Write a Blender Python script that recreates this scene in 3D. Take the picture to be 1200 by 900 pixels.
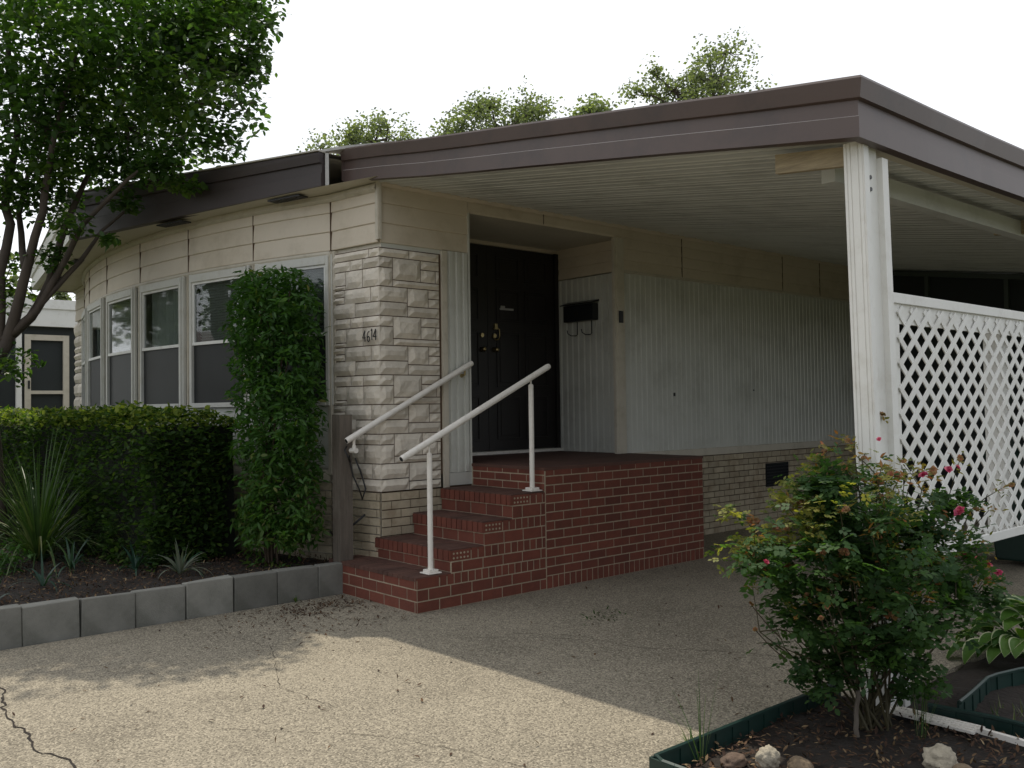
import bpy, math, random
import numpy as np
from mathutils import Vector, Matrix, noise
random.seed(7); rng = np.random.default_rng(7)
for o in list(bpy.data.objects): bpy.data.objects.remove(o)
SC = bpy.context.scene
COL = SC.collection
R = math.radians

# ------------------------------------------------------------------ camera
CAM = (6.498, -4.226, 1.5); YAW, PITCH, ROLL, FPX = R(48.757), R(1.468), R(-0.793), 1070.852
Fv = Vector((-math.sin(YAW)*math.cos(PITCH), math.cos(YAW)*math.cos(PITCH), math.sin(PITCH)))
Rv = Vector((math.cos(YAW), math.sin(YAW), 0)); Uv = Rv.cross(Fv)
R2 = Rv*math.cos(ROLL)+Uv*math.sin(ROLL); U2 = -Rv*math.sin(ROLL)+Uv*math.cos(ROLL)
cam_d = bpy.data.cameras.new('camera'); cam = bpy.data.objects.new('camera', cam_d); COL.objects.link(cam)
cam.matrix_world = Matrix(((R2.x, U2.x, -Fv.x, CAM[0]), (R2.y, U2.y, -Fv.y, CAM[1]), (R2.z, U2.z, -Fv.z, CAM[2]), (0, 0, 0, 1)))
cam_d.sensor_width = 36; cam_d.lens = 36*FPX/1200; cam_d.clip_start = .05; cam_d.clip_end = 2000
SC.camera = cam

# ------------------------------------------------------------------ light
SUN_DIR = Vector((-.44, .195, 1.0)).normalized()          # towards the sun (behind the house, to the left)
elev = math.asin(SUN_DIR.z); azim = math.atan2(SUN_DIR.x, SUN_DIR.y)
w = bpy.data.worlds.new('World'); SC.world = w; w.use_nodes = True
nt = w.node_tree; nt.nodes.clear()
def wn(t, **k):
    n = nt.nodes.new(t)
    for a, b in k.items(): setattr(n, a, b)
    return n
sky = wn('ShaderNodeTexSky', sky_type='NISHITA', sun_disc=False, sun_elevation=elev, sun_rotation=azim)
sky.air_density = 1.0; sky.dust_density = 1.6; sky.ozone_density = 1.0
# bright veil of thin cloud and haze, strongest on the sun's side of the sky
geo = wn('ShaderNodeTexCoord')
dot = wn('ShaderNodeVectorMath', operation='DOT_PRODUCT'); dot.inputs[1].default_value = Vector((-.88, .42, .42)).normalized()
nt.links.new(geo.outputs['Generated'], dot.inputs[0])
mr = wn('ShaderNodeMapRange'); mr.interpolation_type = 'SMOOTHSTEP'
mr.inputs['From Min'].default_value = -2.3; mr.inputs['From Max'].default_value = .8
nt.links.new(dot.outputs['Value'], mr.inputs['Value'])
cn = wn('ShaderNodeTexNoise'); cn.inputs['Scale'].default_value = 2.2; cn.inputs['Detail'].default_value = 5
nt.links.new(geo.outputs['Generated'], cn.inputs['Vector'])
cr = wn('ShaderNodeMapRange'); cr.inputs['From Min'].default_value = .35; cr.inputs['From Max'].default_value = .65
cr.inputs['To Min'].default_value = .80; cr.inputs['To Max'].default_value = 1.0
nt.links.new(cn.outputs['Fac'], cr.inputs['Value'])
mul = wn('ShaderNodeMath', operation='MULTIPLY'); nt.links.new(mr.outputs[0], mul.inputs[0]); nt.links.new(cr.outputs[0], mul.inputs[1])
mx = wn('ShaderNodeMix', data_type='RGBA'); nt.links.new(mul.outputs[0], mx.inputs[0])
nt.links.new(sky.outputs[0], mx.inputs[6]); mx.inputs[7].default_value = (14.4, 14.7, 15.2, 1)
bg = wn('ShaderNodeBackground'); bg.inputs['Strength'].default_value = .108
nt.links.new(mx.outputs[2], bg.inputs['Color'])
out = wn('ShaderNodeOutputWorld'); nt.links.new(bg.outputs[0], out.inputs['Surface'])
sd = bpy.data.lights.new('sun', 'SUN'); sd.energy = 4.0; sd.angle = R(.6); sd.color = (1, .92, .78)
so = bpy.data.objects.new('sun', sd); COL.objects.link(so)
so.rotation_euler = (-SUN_DIR).to_track_quat('-Z', 'Y').to_euler(); so.location = (-8, 6, 14)
SC.view_settings.view_transform = 'Standard'; SC.view_settings.look = 'None'
SC.view_settings.exposure = -0.30; SC.view_settings.gamma = 1
SC.view_settings.use_curve_mapping = False

# ------------------------------------------------------------------ helpers
def tag(o, label=None, cat=None, group=None, kind=None):
    for k, v in (('label', label), ('category', cat), ('group', group), ('kind', kind)):
        if v: o[k] = v
    return o
def empty(name, loc, label, cat, group=None):
    o = bpy.data.objects.new(name, None); COL.objects.link(o); o.location = loc; o.empty_display_size = .1
    return tag(o, label, cat, group)
class MB:
    """collects faces in world coordinates; build() links ONE mesh object"""
    def __init__(s): s.v = []; s.f = []; s.c = []; s.m = []
    def face(s, pts, c=.5, m=0):
        n = len(s.v); s.v += [tuple(p) for p in pts]; s.f.append(tuple(range(n, n+len(pts)))); s.c.append(c); s.m.append(m)
    def box(s, x0, x1, y0, y1, z0, z1, c=.5, m=0):
        a = [(x0,y0,z0),(x1,y0,z0),(x1,y1,z0),(x0,y1,z0),(x0,y0,z1),(x1,y0,z1),(x1,y1,z1),(x0,y1,z1)]
        s.hexa(a, c, m)
    def hexa(s, a, c=.5, m=0):
        n = len(s.v); s.v += [tuple(p) for p in a]
        for q in ((3,2,1,0),(4,5,6,7),(0,1,5,4),(1,2,6,5),(2,3,7,6),(3,0,4,7)):
            s.f.append(tuple(n+i for i in q)); s.c.append(c); s.m.append(m)
    def obox(s, c, ax, ay, az, col=.5, m=0):
        """oriented box: centre and three half-axis vectors"""
        c, ax, ay, az = map(Vector, (c, ax, ay, az))
        if ax.cross(ay).dot(az) < 0: ax = -ax
        s.hexa([c-ax-ay-az, c+ax-ay-az, c+ax+ay-az, c-ax+ay-az, c-ax-ay+az, c+ax-ay+az, c+ax+ay+az, c-ax+ay+az], col, m)
    def bar(s, p, q, wd, th, up=(0,0,1), c=.5, m=0):
        p, q = Vector(p), Vector(q); d = (q-p); l = d.length; d.normalize()
        side = d.cross(Vector(up)).normalized(); u = side.cross(d)
        s.obox((p+q)/2, d*l/2, side*wd/2, u*th/2, c, m)
    def tube(s, pts, rad, n=8, c=.5, cap=True, m=0):
        pts = [Vector(p) for p in pts]; rr = rad if hasattr(rad, '__len__') else [rad]*len(pts)
        rings = []; prev = None
        for i, p in enumerate(pts):
            d = (pts[min(i+1, len(pts)-1)]-pts[max(i-1, 0)]).normalized()
            a = prev if prev else (Vector((0,0,1)) if abs(d.z) < .9 else Vector((1,0,0)))
            x = (a - d*a.dot(d)).normalized(); prev = x; y = d.cross(x)
            n0 = len(s.v)
            for k in range(n):
                t = 2*math.pi*k/n; s.v.append(tuple(p+(x*math.cos(t)+y*math.sin(t))*rr[i]))
            rings.append(n0)
        for a, b in zip(rings, rings[1:]):
            for k in range(n):
                k2 = (k+1) % n; s.f.append((a+k, a+k2, b+k2, b+k)); s.c.append(c); s.m.append(m)
        if cap:
            s.f.append(tuple(rings[0]+k for k in reversed(range(n)))); s.c.append(c); s.m.append(m)
            s.f.append(tuple(rings[-1]+k for k in range(n))); s.c.append(c); s.m.append(m)
    def sweep(s, path, prof, side=1, c=.5, m=0, closed=False):
        """path of 3D points, profile of (outward offset, dz); outward = right hand of the path * side"""
        P = [Vector(p) for p in path]; N = len(P); rows = []
        for i, p in enumerate(P):
            d0 = (P[i]-P[i-1]) if i > 0 else (P[1]-P[0]); d1 = (P[i+1]-P[i]) if i < N-1 else (P[-1]-P[-2])
            n0 = Vector((d0.y, -d0.x, 0)).normalized()*side; n1 = Vector((d1.y, -d1.x, 0)).normalized()*side
            b = (n0+n1).normalized(); k = 1/max(.3, b.dot(n1))
            rows.append([p+b*k*o+Vector((0,0,z)) for o, z in prof])
        for a, b in zip(rows, rows[1:]):
            for j in range(len(prof)-1):
                q = [a[j], b[j], b[j+1], a[j+1]]
                s.face(q if side > 0 else q[::-1], c, m)
            if closed: s.face([a[-1], b[-1], b[0], a[0]], c, m)
    def build(s, name, mats, parent=None, smooth=False, bevel=0):
        me = bpy.data.meshes.new(name); me.from_pydata(s.v, [], s.f)
        for mt in (mats if isinstance(mats, (list, tuple)) else [mats]): me.materials.append(mt)
        at = me.attributes.new('tone', 'FLOAT', 'FACE'); at.data.foreach_set('value', s.c)
        me.polygons.foreach_set('material_index', s.m)
        if smooth: me.polygons.foreach_set('use_smooth', [True]*len(s.f))
        o = bpy.data.objects.new(name, me); COL.objects.link(o)
        if parent:
            o.parent = parent
            off = Vector(parent.location); pp = parent.parent
            while pp: off += Vector(pp.location); pp = pp.parent
            me.transform(Matrix.Translation(-off))
        else:
            ctr = Vector((sum(v[0] for v in s.v), sum(v[1] for v in s.v), 0))/max(1, len(s.v)); ctr.z = min(v[2] for v in s.v)
            me.transform(Matrix.Translation(-ctr)); o.location = ctr
        me.update()
        if bevel:
            b = o.modifiers.new('bevel', 'BEVEL'); b.width = bevel; b.segments = 2; b.limit_method = 'ANGLE'
        return o
def structure(o): o['kind'] = 'structure'; return o

# ------------------------------------------------------------------ materials
def mat(name, col, rough=.6, var=.0, scale=8, bump=0, bscale=None, metal=0, spec=.5, tone=0, dirt=None, dirt_amt=0, dirt_scale=1.5, detail=6, col2=None, stretch=None, tcol=None):
    m = bpy.data.materials.new(name); m.use_nodes = True; t = m.node_tree; N = t.nodes; L = t.links
    b = N['Principled BSDF']; b.inputs['Roughness'].default_value = rough; b.inputs['Metallic'].default_value = metal
    b.inputs['Specular IOR Level'].default_value = spec
    geo = N.new('ShaderNodeTexCoord'); src = geo.outputs['Object']
    if stretch:
        mp = N.new('ShaderNodeMapping'); mp.inputs['Scale'].default_value = stretch; L.new(src, mp.inputs[0]); src = mp.outputs[0]
    c2 = col2 or tuple(c*(1-var) for c in col)
    nz = N.new('ShaderNodeTexNoise'); nz.inputs['Scale'].default_value = scale; nz.inputs['Detail'].default_value = detail; nz.inputs['Roughness'].default_value = .65
    L.new(src, nz.inputs['Vector'])
    mr_ = N.new('ShaderNodeMapRange'); mr_.inputs['From Min'].default_value = .3; mr_.inputs['From Max'].default_value = .7; L.new(nz.outputs['Fac'], mr_.inputs['Value'])
    mix = N.new('ShaderNodeMix'); mix.data_type = 'RGBA'; L.new(mr_.outputs[0], mix.inputs[0])
    mix.inputs[6].default_value = (*col, 1); mix.inputs[7].default_value = (*c2, 1); cur = mix.outputs[2]
    if tone or tcol:
        at = N.new('ShaderNodeAttribute'); at.attribute_name = 'tone'
        if tcol:
            mt = N.new('ShaderNodeMix'); mt.data_type = 'RGBA'; L.new(at.outputs['Fac'], mt.inputs[0]); L.new(cur, mt.inputs[6]); mt.inputs[7].default_value = (*tcol, 1); cur = mt.outputs[2]
        if tone:
            mm = N.new('ShaderNodeMapRange'); mm.inputs['To Min'].default_value = 1-tone; mm.inputs['To Max'].default_value = 1+tone; L.new(at.outputs['Fac'], mm.inputs['Value'])
            vm = N.new('ShaderNodeVectorMath'); vm.operation = 'SCALE'; L.new(cur, vm.inputs[0]); L.new(mm.outputs[0], vm.inputs['Scale']); cur = vm.outputs[0]
    if dirt:
        n2 = N.new('ShaderNodeTexNoise'); n2.inputs['Scale'].default_value = dirt_scale; n2.inputs['Detail'].default_value = 8; n2.inputs['Roughness'].default_value = .7
        L.new(geo.outputs['Object'], n2.inputs['Vector'])
        m2 = N.new('ShaderNodeMapRange'); m2.inputs['From Min'].default_value = .5; m2.inputs['From Max'].default_value = .75; m2.inputs['To Max'].default_value = dirt_amt
        L.new(n2.outputs['Fac'], m2.inputs['Value'])
        x = N.new('ShaderNodeMix'); x.data_type = 'RGBA'; L.new(m2.outputs[0], x.inputs[0]); L.new(cur, x.inputs[6]); x.inputs[7].default_value = (*dirt, 1); cur = x.outputs[2]
    L.new(cur, b.inputs['Base Color'])
    if bump:
        n3 = N.new('ShaderNodeTexNoise'); n3.inputs['Scale'].default_value = bscale or scale*3; n3.inputs['Detail'].default_value = 8; L.new(src, n3.inputs['Vector'])
        bp = N.new('ShaderNodeBump'); bp.inputs['Strength'].default_value = bump; bp.inputs['Distance'].default_value = .01; L.new(n3.outputs['Fac'], bp.inputs['Height']); L.new(bp.outputs[0], b.inputs['Normal'])
    return m
def leafmat(name, c1, c2, c3=None, trans=.35, rough=.45, spec=.4):
    """per-leaf colour from the 'tone' attribute: 0 = c1, .5 = c2, 1 = c3"""
    m = bpy.data.materials.new(name); m.use_nodes = True; t = m.node_tree; N = t.nodes; L = t.links
    b = N['Principled BSDF']; b.inputs['Roughness'].default_value = rough; b.inputs['Specular IOR Level'].default_value = spec
    at = N.new('ShaderNodeAttribute'); at.attribute_name = 'tone'
    cr = N.new('ShaderNodeValToRGB'); e = cr.color_ramp.elements
    e[0].color = (*c1, 1); e[1].color = (*(c3 or c2), 1); e[1].position = 1
    k = e.new(.55); k.color = (*c2, 1)
    L.new(at.outputs['Fac'], cr.inputs[0]); L.new(cr.outputs[0], b.inputs['Base Color'])
    tr = N.new('ShaderNodeBsdfTranslucent'); hs = N.new('ShaderNodeVectorMath'); hs.operation = 'MULTIPLY'; hs.inputs[1].default_value = (1.5, 1.7, .6)
    L.new(cr.outputs[0], hs.inputs[0]); L.new(hs.outputs[0], tr.inputs['Color'])
    ms = N.new('ShaderNodeMixShader'); ms.inputs[0].default_value = trans
    L.new(b.outputs[0], ms.inputs[1]); L.new(tr.outputs[0], ms.inputs[2]); L.new(ms.outputs[0], N['Material Output'].inputs['Surface'])
    return m
def concrete_mat(name, base, dark, speck=1.0):
    m = bpy.data.materials.new(name); m.use_nodes = True; t = m.node_tree; N = t.nodes; L = t.links
    b = N['Principled BSDF']; b.inputs['Roughness'].default_value = .9; b.inputs['Specular IOR Level'].default_value = .25
    tc = N.new('ShaderNodeTexCoord'); src = tc.outputs['Object']
    def tex(tp, sc, det=4):
        n = N.new(tp); n.inputs['Scale'].default_value = sc
        if tp == 'ShaderNodeTexNoise': n.inputs['Detail'].default_value = det; n.inputs['Roughness'].default_value = .65
        L.new(src, n.inputs['Vector']); return n
    def rng_(o, a, b_, c=0, d=1):
        n = N.new('ShaderNodeMapRange'); n.inputs['From Min'].default_value = a; n.inputs['From Max'].default_value = b_
        n.inputs['To Min'].default_value = c; n.inputs['To Max'].default_value = d; L.new(o, n.inputs['Value']); return n.outputs[0]
    def mixc(f, a, b_):
        n = N.new('ShaderNodeMix'); n.data_type = 'RGBA'; L.new(f, n.inputs[0])
        for s_, v in ((6, a), (7, b_)):
            if isinstance(v, tuple): n.inputs[s_].default_value = (*v, 1)
            else: L.new(v, n.inputs[s_])
        return n.outputs[2]
    big = tex('ShaderNodeTexNoise', .55, 6); mid = tex('ShaderNodeTexNoise', 3.5, 6); vor = tex('ShaderNodeTexVoronoi', 125)
    fine = tex('ShaderNodeTexNoise', 160, 2)
    c = mixc(rng_(big.outputs['Fac'], .38, .68), base, tuple(x*.62 for x in base))
    c = mixc(rng_(mid.outputs['Fac'], .5, .72, 0, .45), c, dark)
    oil = tex('ShaderNodeTexNoise', 1.15, 8); c = mixc(rng_(oil.outputs['Fac'], .56, .70, 0, .45), c, tuple(x*.85 for x in dark))
    pale = tex('ShaderNodeTexNoise', 2.3, 8); c = mixc(rng_(pale.outputs['Fac'], .58, .72, 0, .35), c, tuple(min(.8, x*1.25) for x in base))
    # exposed pebbles: each cell its own grey or tan
    sep = N.new('ShaderNodeSeparateColor'); L.new(vor.outputs['Color'], sep.inputs[0])
    c = mixc(rng_(sep.outputs[0], .55, .75, 0, .62*speck), c, tuple(x*.42 for x in dark))
    c = mixc(rng_(sep.outputs[1], .72, .85, 0, .6*speck), c, tuple(min(.8, x*1.55) for x in base))
    c = mixc(rng_(fine.outputs['Fac'], .52, .7, 0, .35*speck), c, tuple(x*.5 for x in dark))
    L.new(c, b.inputs['Base Color'])
    bp = N.new('ShaderNodeBump'); bp.inputs['Strength'].default_value = .55*speck; bp.inputs['Distance'].default_value = .006
    L.new(vor.outputs['Distance'], bp.inputs['Height']); bp.invert = True
    L.new(bp.outputs[0], b.inputs['Normal'])
    return m

M = {}
M['concrete'] = concrete_mat('aggregate_concrete', (.315, .278, .212), (.17, .148, .112))
M['soil'] = mat('soil', (.022, .015, .010), .95, var=.5, scale=12, bump=1, bscale=40)
M['grassground'] = mat('lawn_ground', (.05, .07, .02), .95, var=.5, scale=3, bump=.6, bscale=60, col2=(.10, .09, .04))
M['block'] = mat('concrete_block', (.21, .205, .18), .92, var=.3, scale=5, bump=.35, bscale=120, dirt=(.05, .055, .035), dirt_amt=.6, dirt_scale=3, tone=.25)
M['brick'] = mat('red_brick', (.16, .044, .026), .85, var=.25, scale=9, bump=.4, bscale=70, tone=.24, dirt=(.07, .032, .022), dirt_amt=.35, dirt_scale=5)
M['mortar'] = mat('brick_mortar', (.42, .35, .25), .95, var=.35, scale=14, bump=.5, bscale=80)
M['tread'] = mat('dark_brick_floor', (.105, .048, .034), .8, var=.35, scale=5, bump=.3, bscale=60, tone=.2)
M['cream'] = mat('cream_siding', (.62, .54, .43), .45, var=.08, scale=2, tone=.04, dirt=(.30, .24, .15), dirt_amt=.5, dirt_scale=2.2, stretch=None)
M['rib'] = mat('ribbed_siding', (.57, .57, .52), .45, var=.10, scale=2, dirt=(.22, .21, .16), dirt_amt=.35, dirt_scale=2)
M['trim'] = mat('cream_trim', (.56, .51, .42), .5, var=.1, scale=5, dirt=(.26, .22, .14), dirt_amt=.5, dirt_scale=6)
M['soffit'] = mat('soffit_paint', (.56, .52, .42), .6, var=.06, scale=2, dirt=(.33, .29, .2), dirt_amt=.4, dirt_scale=2.5)
M['stone'] = mat('painted_stone', (.70, .635, .54), .7, var=.22, scale=9, bump=.7, bscale=35, tone=.13, dirt=(.24, .18, .11), dirt_amt=.3, dirt_scale=7)
M['grout'] = mat('brown_joint', (.10, .06, .035), .9, var=.3, scale=20)
M['creambrick'] = mat('cream_brick', (.46, .39, .28), .8, var=.25, scale=10, bump=.4, bscale=60, tone=.14, dirt=(.20, .12, .05), dirt_amt=.6, dirt_scale=2.5)
M['fascia'] = mat('brown_fascia', (.098, .068, .060), .42, var=.16, scale=1.5, tone=.1, dirt=(.05, .042, .044), dirt_amt=.6, dirt_scale=3)
M['fasciadark'] = mat('dark_fascia', (.050, .038, .037), .5, var=.2, scale=2)  # darker brown than the other fascia, for the left front run
M['fasciaedge'] = mat('pale_edge', (.42, .38, .35), .5)  # pale line along the small ledge of the fascia
M['white'] = mat('white_paint', (.76, .75, .71), .5, var=.06, scale=4, dirt=(.42, .38, .3), dirt_amt=.4, dirt_scale=6)
M['whitemetal'] = mat('white_metal', (.76, .72, .66), .38, var=.05, scale=6, dirt=(.35, .28, .2), dirt_amt=.35, dirt_scale=18)
M['winframe'] = mat('window_frame', (.58, .57, .52), .45, var=.08, scale=6, dirt=(.32, .28, .18), dirt_amt=.4, dirt_scale=9)
M['rawwood'] = mat('raw_wood_end', (.42, .34, .22), .8, var=.4, scale=6, bump=.4, stretch=(1, 8, 8))
M['ceiling'] = mat('carport_pan', (.60, .61, .58), .45, var=.1, scale=2, dirt=(.2, .2, .17), dirt_amt=.4, dirt_scale=2)
M['door'] = mat('dark_door', (.014, .011, .0105), .5, var=.2, scale=6)
M['brass'] = mat('brass', (.45, .36, .18), .3, metal=1)
M['black'] = mat('black_metal', (.012, .013, .015), .4)
M['dark'] = mat('dark_interior', (.006, .008, .009), .8)
M['screen'] = mat('insect_screen', (.013, .018, .018), .7)
M['darkscreen'] = mat('dark_window_screen', (.016, .018, .019), .45, var=.6, scale=1.4)
M['mullion'] = mat('dark_green_frame', (.05, .065, .055), .5)
M['wood'] = mat('grey_wood', (.15, .125, .10), .85, var=.45, scale=5, bump=.6, bscale=18, stretch=(9, 9, .7), dirt=(.07, .05, .035), dirt_amt=.6, dirt_scale=5)
M['bark'] = mat('smooth_bark', (.085, .065, .05), .8, var=.5, scale=6, bump=.4, stretch=(2, 2, .6))
M['twig'] = mat('twig', (.075, .05, .03), .8, var=.3, scale=20)
M['greenstem'] = mat('green_stem', (.06, .05, .02), .7, var=.3, scale=20)
M['edging'] = mat('green_edging', (.010, .035, .028), .45, var=.3, scale=8)
M['binplastic'] = mat('green_bin', (.006, .025, .018), .45, var=.2, scale=5)
M['rubber'] = mat('black_cable', (.01, .01, .011), .5)
M['alu'] = mat('painted_aluminium', (.45, .44, .42), .45, var=.2, scale=10, dirt=(.15, .13, .1), dirt_amt=.6, dirt_scale=8)
M['curtain'] = mat('curtain', (.45, .48, .44), .9, var=.2, scale=3, stretch=(14, 14, .4))
M['roofing'] = mat('roof_coating', (.50, .47, .41), .7, var=.15, scale=2)
M['glass'] = bpy.data.materials.new('window_glass'); M['glass'].use_nodes = True
_b = M['glass'].node_tree.nodes['Principled BSDF']; _b.inputs['Roughness'].default_value = .03; _b.inputs['Transmission Weight'].default_value = 1
_b.inputs['IOR'].default_value = 1.5; _b.inputs['Base Color'].default_value = (.75, .8, .78, 1)
M['stoneA'] = mat('tan_rock', (.22, .16, .10), .9, var=.5, scale=14, bump=1, bscale=40)
M['stoneB'] = mat('pale_rock', (.42, .37, .28), .9, var=.4, scale=20, bump=1, bscale=60)
M['stoneC'] = mat('brown_rock', (.15, .10, .07), .9, var=.5, scale=18, bump=1, bscale=50)
L_crape = leafmat('crape_leaf', (.024, .052, .014), (.045, .10, .02), (.11, .18, .035), .45)
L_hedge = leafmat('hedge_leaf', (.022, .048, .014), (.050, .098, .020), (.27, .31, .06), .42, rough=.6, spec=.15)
L_nand = leafmat('nandina_leaf', (.030, .075, .020), (.062, .14, .030), (.14, .14, .04), .42, spec=.25)
L_rose = leafmat('rose_leaf', (.030, .068, .026), (.065, .13, .036), (.30, .27, .07), .45, rough=.55, spec=.25)
L_shoot = leafmat('young_shoot', (.10, .12, .03), (.24, .20, .05), (.34, .12, .05), .4)
L_far = leafmat('hazy_far_leaf', (.10, .12, .08), (.14, .165, .10), (.19, .215, .13), .5, rough=.7)  # haze of distance is put into these pale, dull leaf colours
L_grass = leafmat('blade', (.025, .055, .015), (.06, .11, .03), (.20, .20, .10), .3)
L_hosta = leafmat('hosta_leaf', (.03, .085, .015), (.07, .15, .025), (.10, .19, .035), .35)
L_hedgeW = leafmat('hosta_margin', (.35, .40, .22), (.42, .45, .28), None, .3)
L_lirio = leafmat('lily_blade', (.018, .05, .035), (.03, .07, .04), (.16, .17, .13), .2)
M['petal'] = leafmat('rose_petal', (.36, .02, .09), (.50, .06, .15), (.75, .2, .3), .3)
M['spent'] = leafmat('spent_flower', (.16, .08, .035), (.30, .19, .08), (.34, .10, .06), .3)
M['litter'] = leafmat('dry_litter', (.035, .018, .012), (.11, .06, .03), (.30, .22, .12), .1, rough=.9)

# leaf cloud: vectorised. pts (n,3), direction of each leaf, normal
LEAF = {'oval': [(0,0,0),(.3,.26,.05),(.62,.27,.07),(1,0,0),(.62,-.27,.07),(.3,-.26,.05)],
        'lance': [(0,0,0),(.3,.16,.03),(.6,.14,.04),(1,0,-.05),(.6,-.14,.04),(.3,-.16,.03)],
        'quad': [(0,0,0),(.45,.32,.06),(1,0,0),(.45,-.32,.06)]}
def leaves(name, pts, size, mat_, parent=None, shape='oval', droop=.3, tone=None, dirs=None, up=.6, extra=None):
    n = len(pts); base = np.array(LEAF[shape]); k = len(base)
    d = rng.normal(size=(n, 3)); d[:, 2] = d[:, 2]*.5-droop
    if dirs is not None: d = dirs+.45*d
    d /= np.linalg.norm(d, axis=1)[:, None]
    u = rng.normal(size=(n, 3))*(1-up); u[:, 2] += up; s_ = np.cross(d, u); s_ /= np.linalg.norm(s_, axis=1)[:, None]+1e-9
    nn = np.cross(s_, d)
    sz = size*(rng.uniform(.65, 1.25, n))[:, None, None]
    V = pts[:, None, :]+sz*(d[:, None, :]*base[None, :, 0:1]+s_[:, None, :]*base[None, :, 1:2]+nn[:, None, :]*base[None, :, 2:3])
    if tone is None: tone = rng.uniform(0, 1, n)
    return rawmesh(name, V.reshape(-1, 3), n, k, tone, mat_, parent)
def rawmesh(name, V, n, k, tone, mat_, parent=None):
    me = bpy.data.meshes.new(name)
    if parent:
        off = Vector(parent.location); pp = parent.parent
        while pp: off += Vector(pp.location); pp = pp.parent
        V = V-np.array(off)
    me.vertices.add(len(V)); me.vertices.foreach_set('co', V.astype(np.float32).ravel())
    me.loops.add(n*k); me.loops.foreach_set('vertex_index', np.arange(n*k, dtype=np.int32))
    me.polygons.add(n); me.polygons.foreach_set('loop_start', np.arange(0, n*k, k, dtype=np.int32))
    try: me.polygons.foreach_set('loop_total', np.full(n, k, dtype=np.int32))
    except Exception: pass
    me.materials.append(mat_)
    at = me.attributes.new('tone', 'FLOAT', 'FACE'); at.data.foreach_set('value', np.clip(tone, 0, 1).astype(np.float32))
    me.update(calc_edges=True); me.validate()
    o = bpy.data.objects.new(name, me); COL.objects.link(o)
    if parent: o.parent = parent
    return o
def P3(u, v, depth):
    return Vector(CAM)+(Fv+R2*(u-600)/FPX-U2*(v-450)/FPX)*depth
def ball(n, c, r, shell=.5):
    """points in an ellipsoid, denser to the outside"""
    d = rng.normal(size=(n, 3)); d /= np.linalg.norm(d, axis=1)[:, None]
    rad = rng.uniform(0, 1, n)**(shell)
    return np.array(c)+d*rad[:, None]*np.array(r)

# ------------------------------------------------------------------ setting: ground, driveway, beds
g = MB(); g.face([(-400,-400,-.06),(400,-400,-.06),(400,400,-.06),(-400,400,-.06)])
structure(g.build('ground', M['grassground']))
g = MB()
outline = [(-.06,-9),(9.5,-9),(9.5,-1.45),(3.95,-1.45),(3.95,.10),(4.22,.10),(4.22,8),(-.06,8)]
for a, b, c, d in ((-.06,4.06,-9,8),(4.06,9.5,-9,-1.41),(4.06,4.22,.12,8)):
    nx, ny = max(1, int((b-a)/.5)), max(1, int((d-c)/.5))
    g.box(a, b, c, d, -.12, 0)
structure(g.build('driveway', M['concrete']))
# cracks in the slab
def crack(pts, wd, name='driveway_crack'):
    c = MB(); P_ = [Vector(p) for p in pts]; Q = []
    for a, b in zip(P_, P_[1:]):
        n = max(2, int((b-a).length/.035))
        for i in range(n): Q.append(a.lerp(b, i/n)+Vector((random.gauss(0, .007), random.gauss(0, .007), 0)))
    Q.append(P_[-1]); pl = None
    for i in range(len(Q)-1):
        d = (Q[i+1]-Q[i]).normalized(); s_ = Vector((-d.y, d.x, 0)); wv = wd*random.uniform(.35, 1.2)
        r_ = [Q[i+1]+s_*wv/2, Q[i+1]-s_*wv/2]
        if pl is None: pl = [Q[i]+s_*wd/2, Q[i]-s_*wd/2]
        c.face([(pl[0].x,pl[0].y,.003),(pl[1].x,pl[1].y,.003),(r_[1].x,r_[1].y,.003),(r_[0].x,r_[0].y,.003)]); pl = r_
    return structure(c.build(name, M['soil']))
crack([(-.05,-3.2,0),(.46,-3.06,0),(.9,-3.02,0),(1.4,-3.12,0),(1.73,-3.10,0),(1.98,-3.13,0),(2.22,-3.05,0),(2.5,-3.08,0),(2.9,-3.0,0),(3.4,-3.3,0)], .013)
crack([(1.9,-.2,0),(2.25,.05,0),(2.7,.1,0),(3.2,.45,0),(3.8,.7,0)], .005)
crack([(2.3,-2.4,0),(2.9,-1.9,0),(3.3,-1.75,0),(3.9,-1.6,0)], .003)
crack([(.0,-1.45,0),(.6,-1.6,0),(1.1,-1.55,0),(1.9,-1.9,0),(2.4,-1.85,0)], .003)
crack([(1.75,-.55,0),(2.1,-.15,0),(2.45,.06,0)], .004)

# planting bed behind the block edging (soil slightly mounded)
def soil(name, x0, x1, y0, y1, z, amp, n=60):
    s_ = MB()
    xs = np.linspace(x0, x1, n); ys = np.linspace(y0, y1, n)
    def h(x, y): return z+amp*noise.fractal(Vector((x*3, y*3, 1)), .7, 2.1, 5)
    for i in range(n-1):
        for j in range(n-1):
            a = [(xs[i],ys[j]),(xs[i+1],ys[j]),(xs[i+1],ys[j+1]),(xs[i],ys[j+1])]
            s_.face([(p[0],p[1],h(*p)) for p in a])
    return structure(s_.build(name, M['soil'], smooth=True))
soil('planting_bed_soil', -8.5, -.175, -6, -.05, .19, .03, 90)
soil('rose_bed_soil', 4.065, 8.5, -1.40, .11, .015, .025, 60)
soil('side_bed_soil', 4.23, 8.5, .12, 6, .0, .03, 50)
def chips(name, region, n, zf, label, size=.035):
    x0, x1, y0, y1 = region
    pts = np.stack([rng.uniform(x0, x1, n), rng.uniform(y0, y1, n), np.zeros(n)], 1); pts[:, 2] = zf
    pts[:, 2] += rng.uniform(-.01, .02, n)
    t = rng.uniform(0, 1, n)**2.2*.9
    o = leaves(name, pts, size, M['litter'], shape='lance', droop=0, up=.9, tone=t)
    return tag(o, label, 'mulch', kind='stuff')
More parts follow.
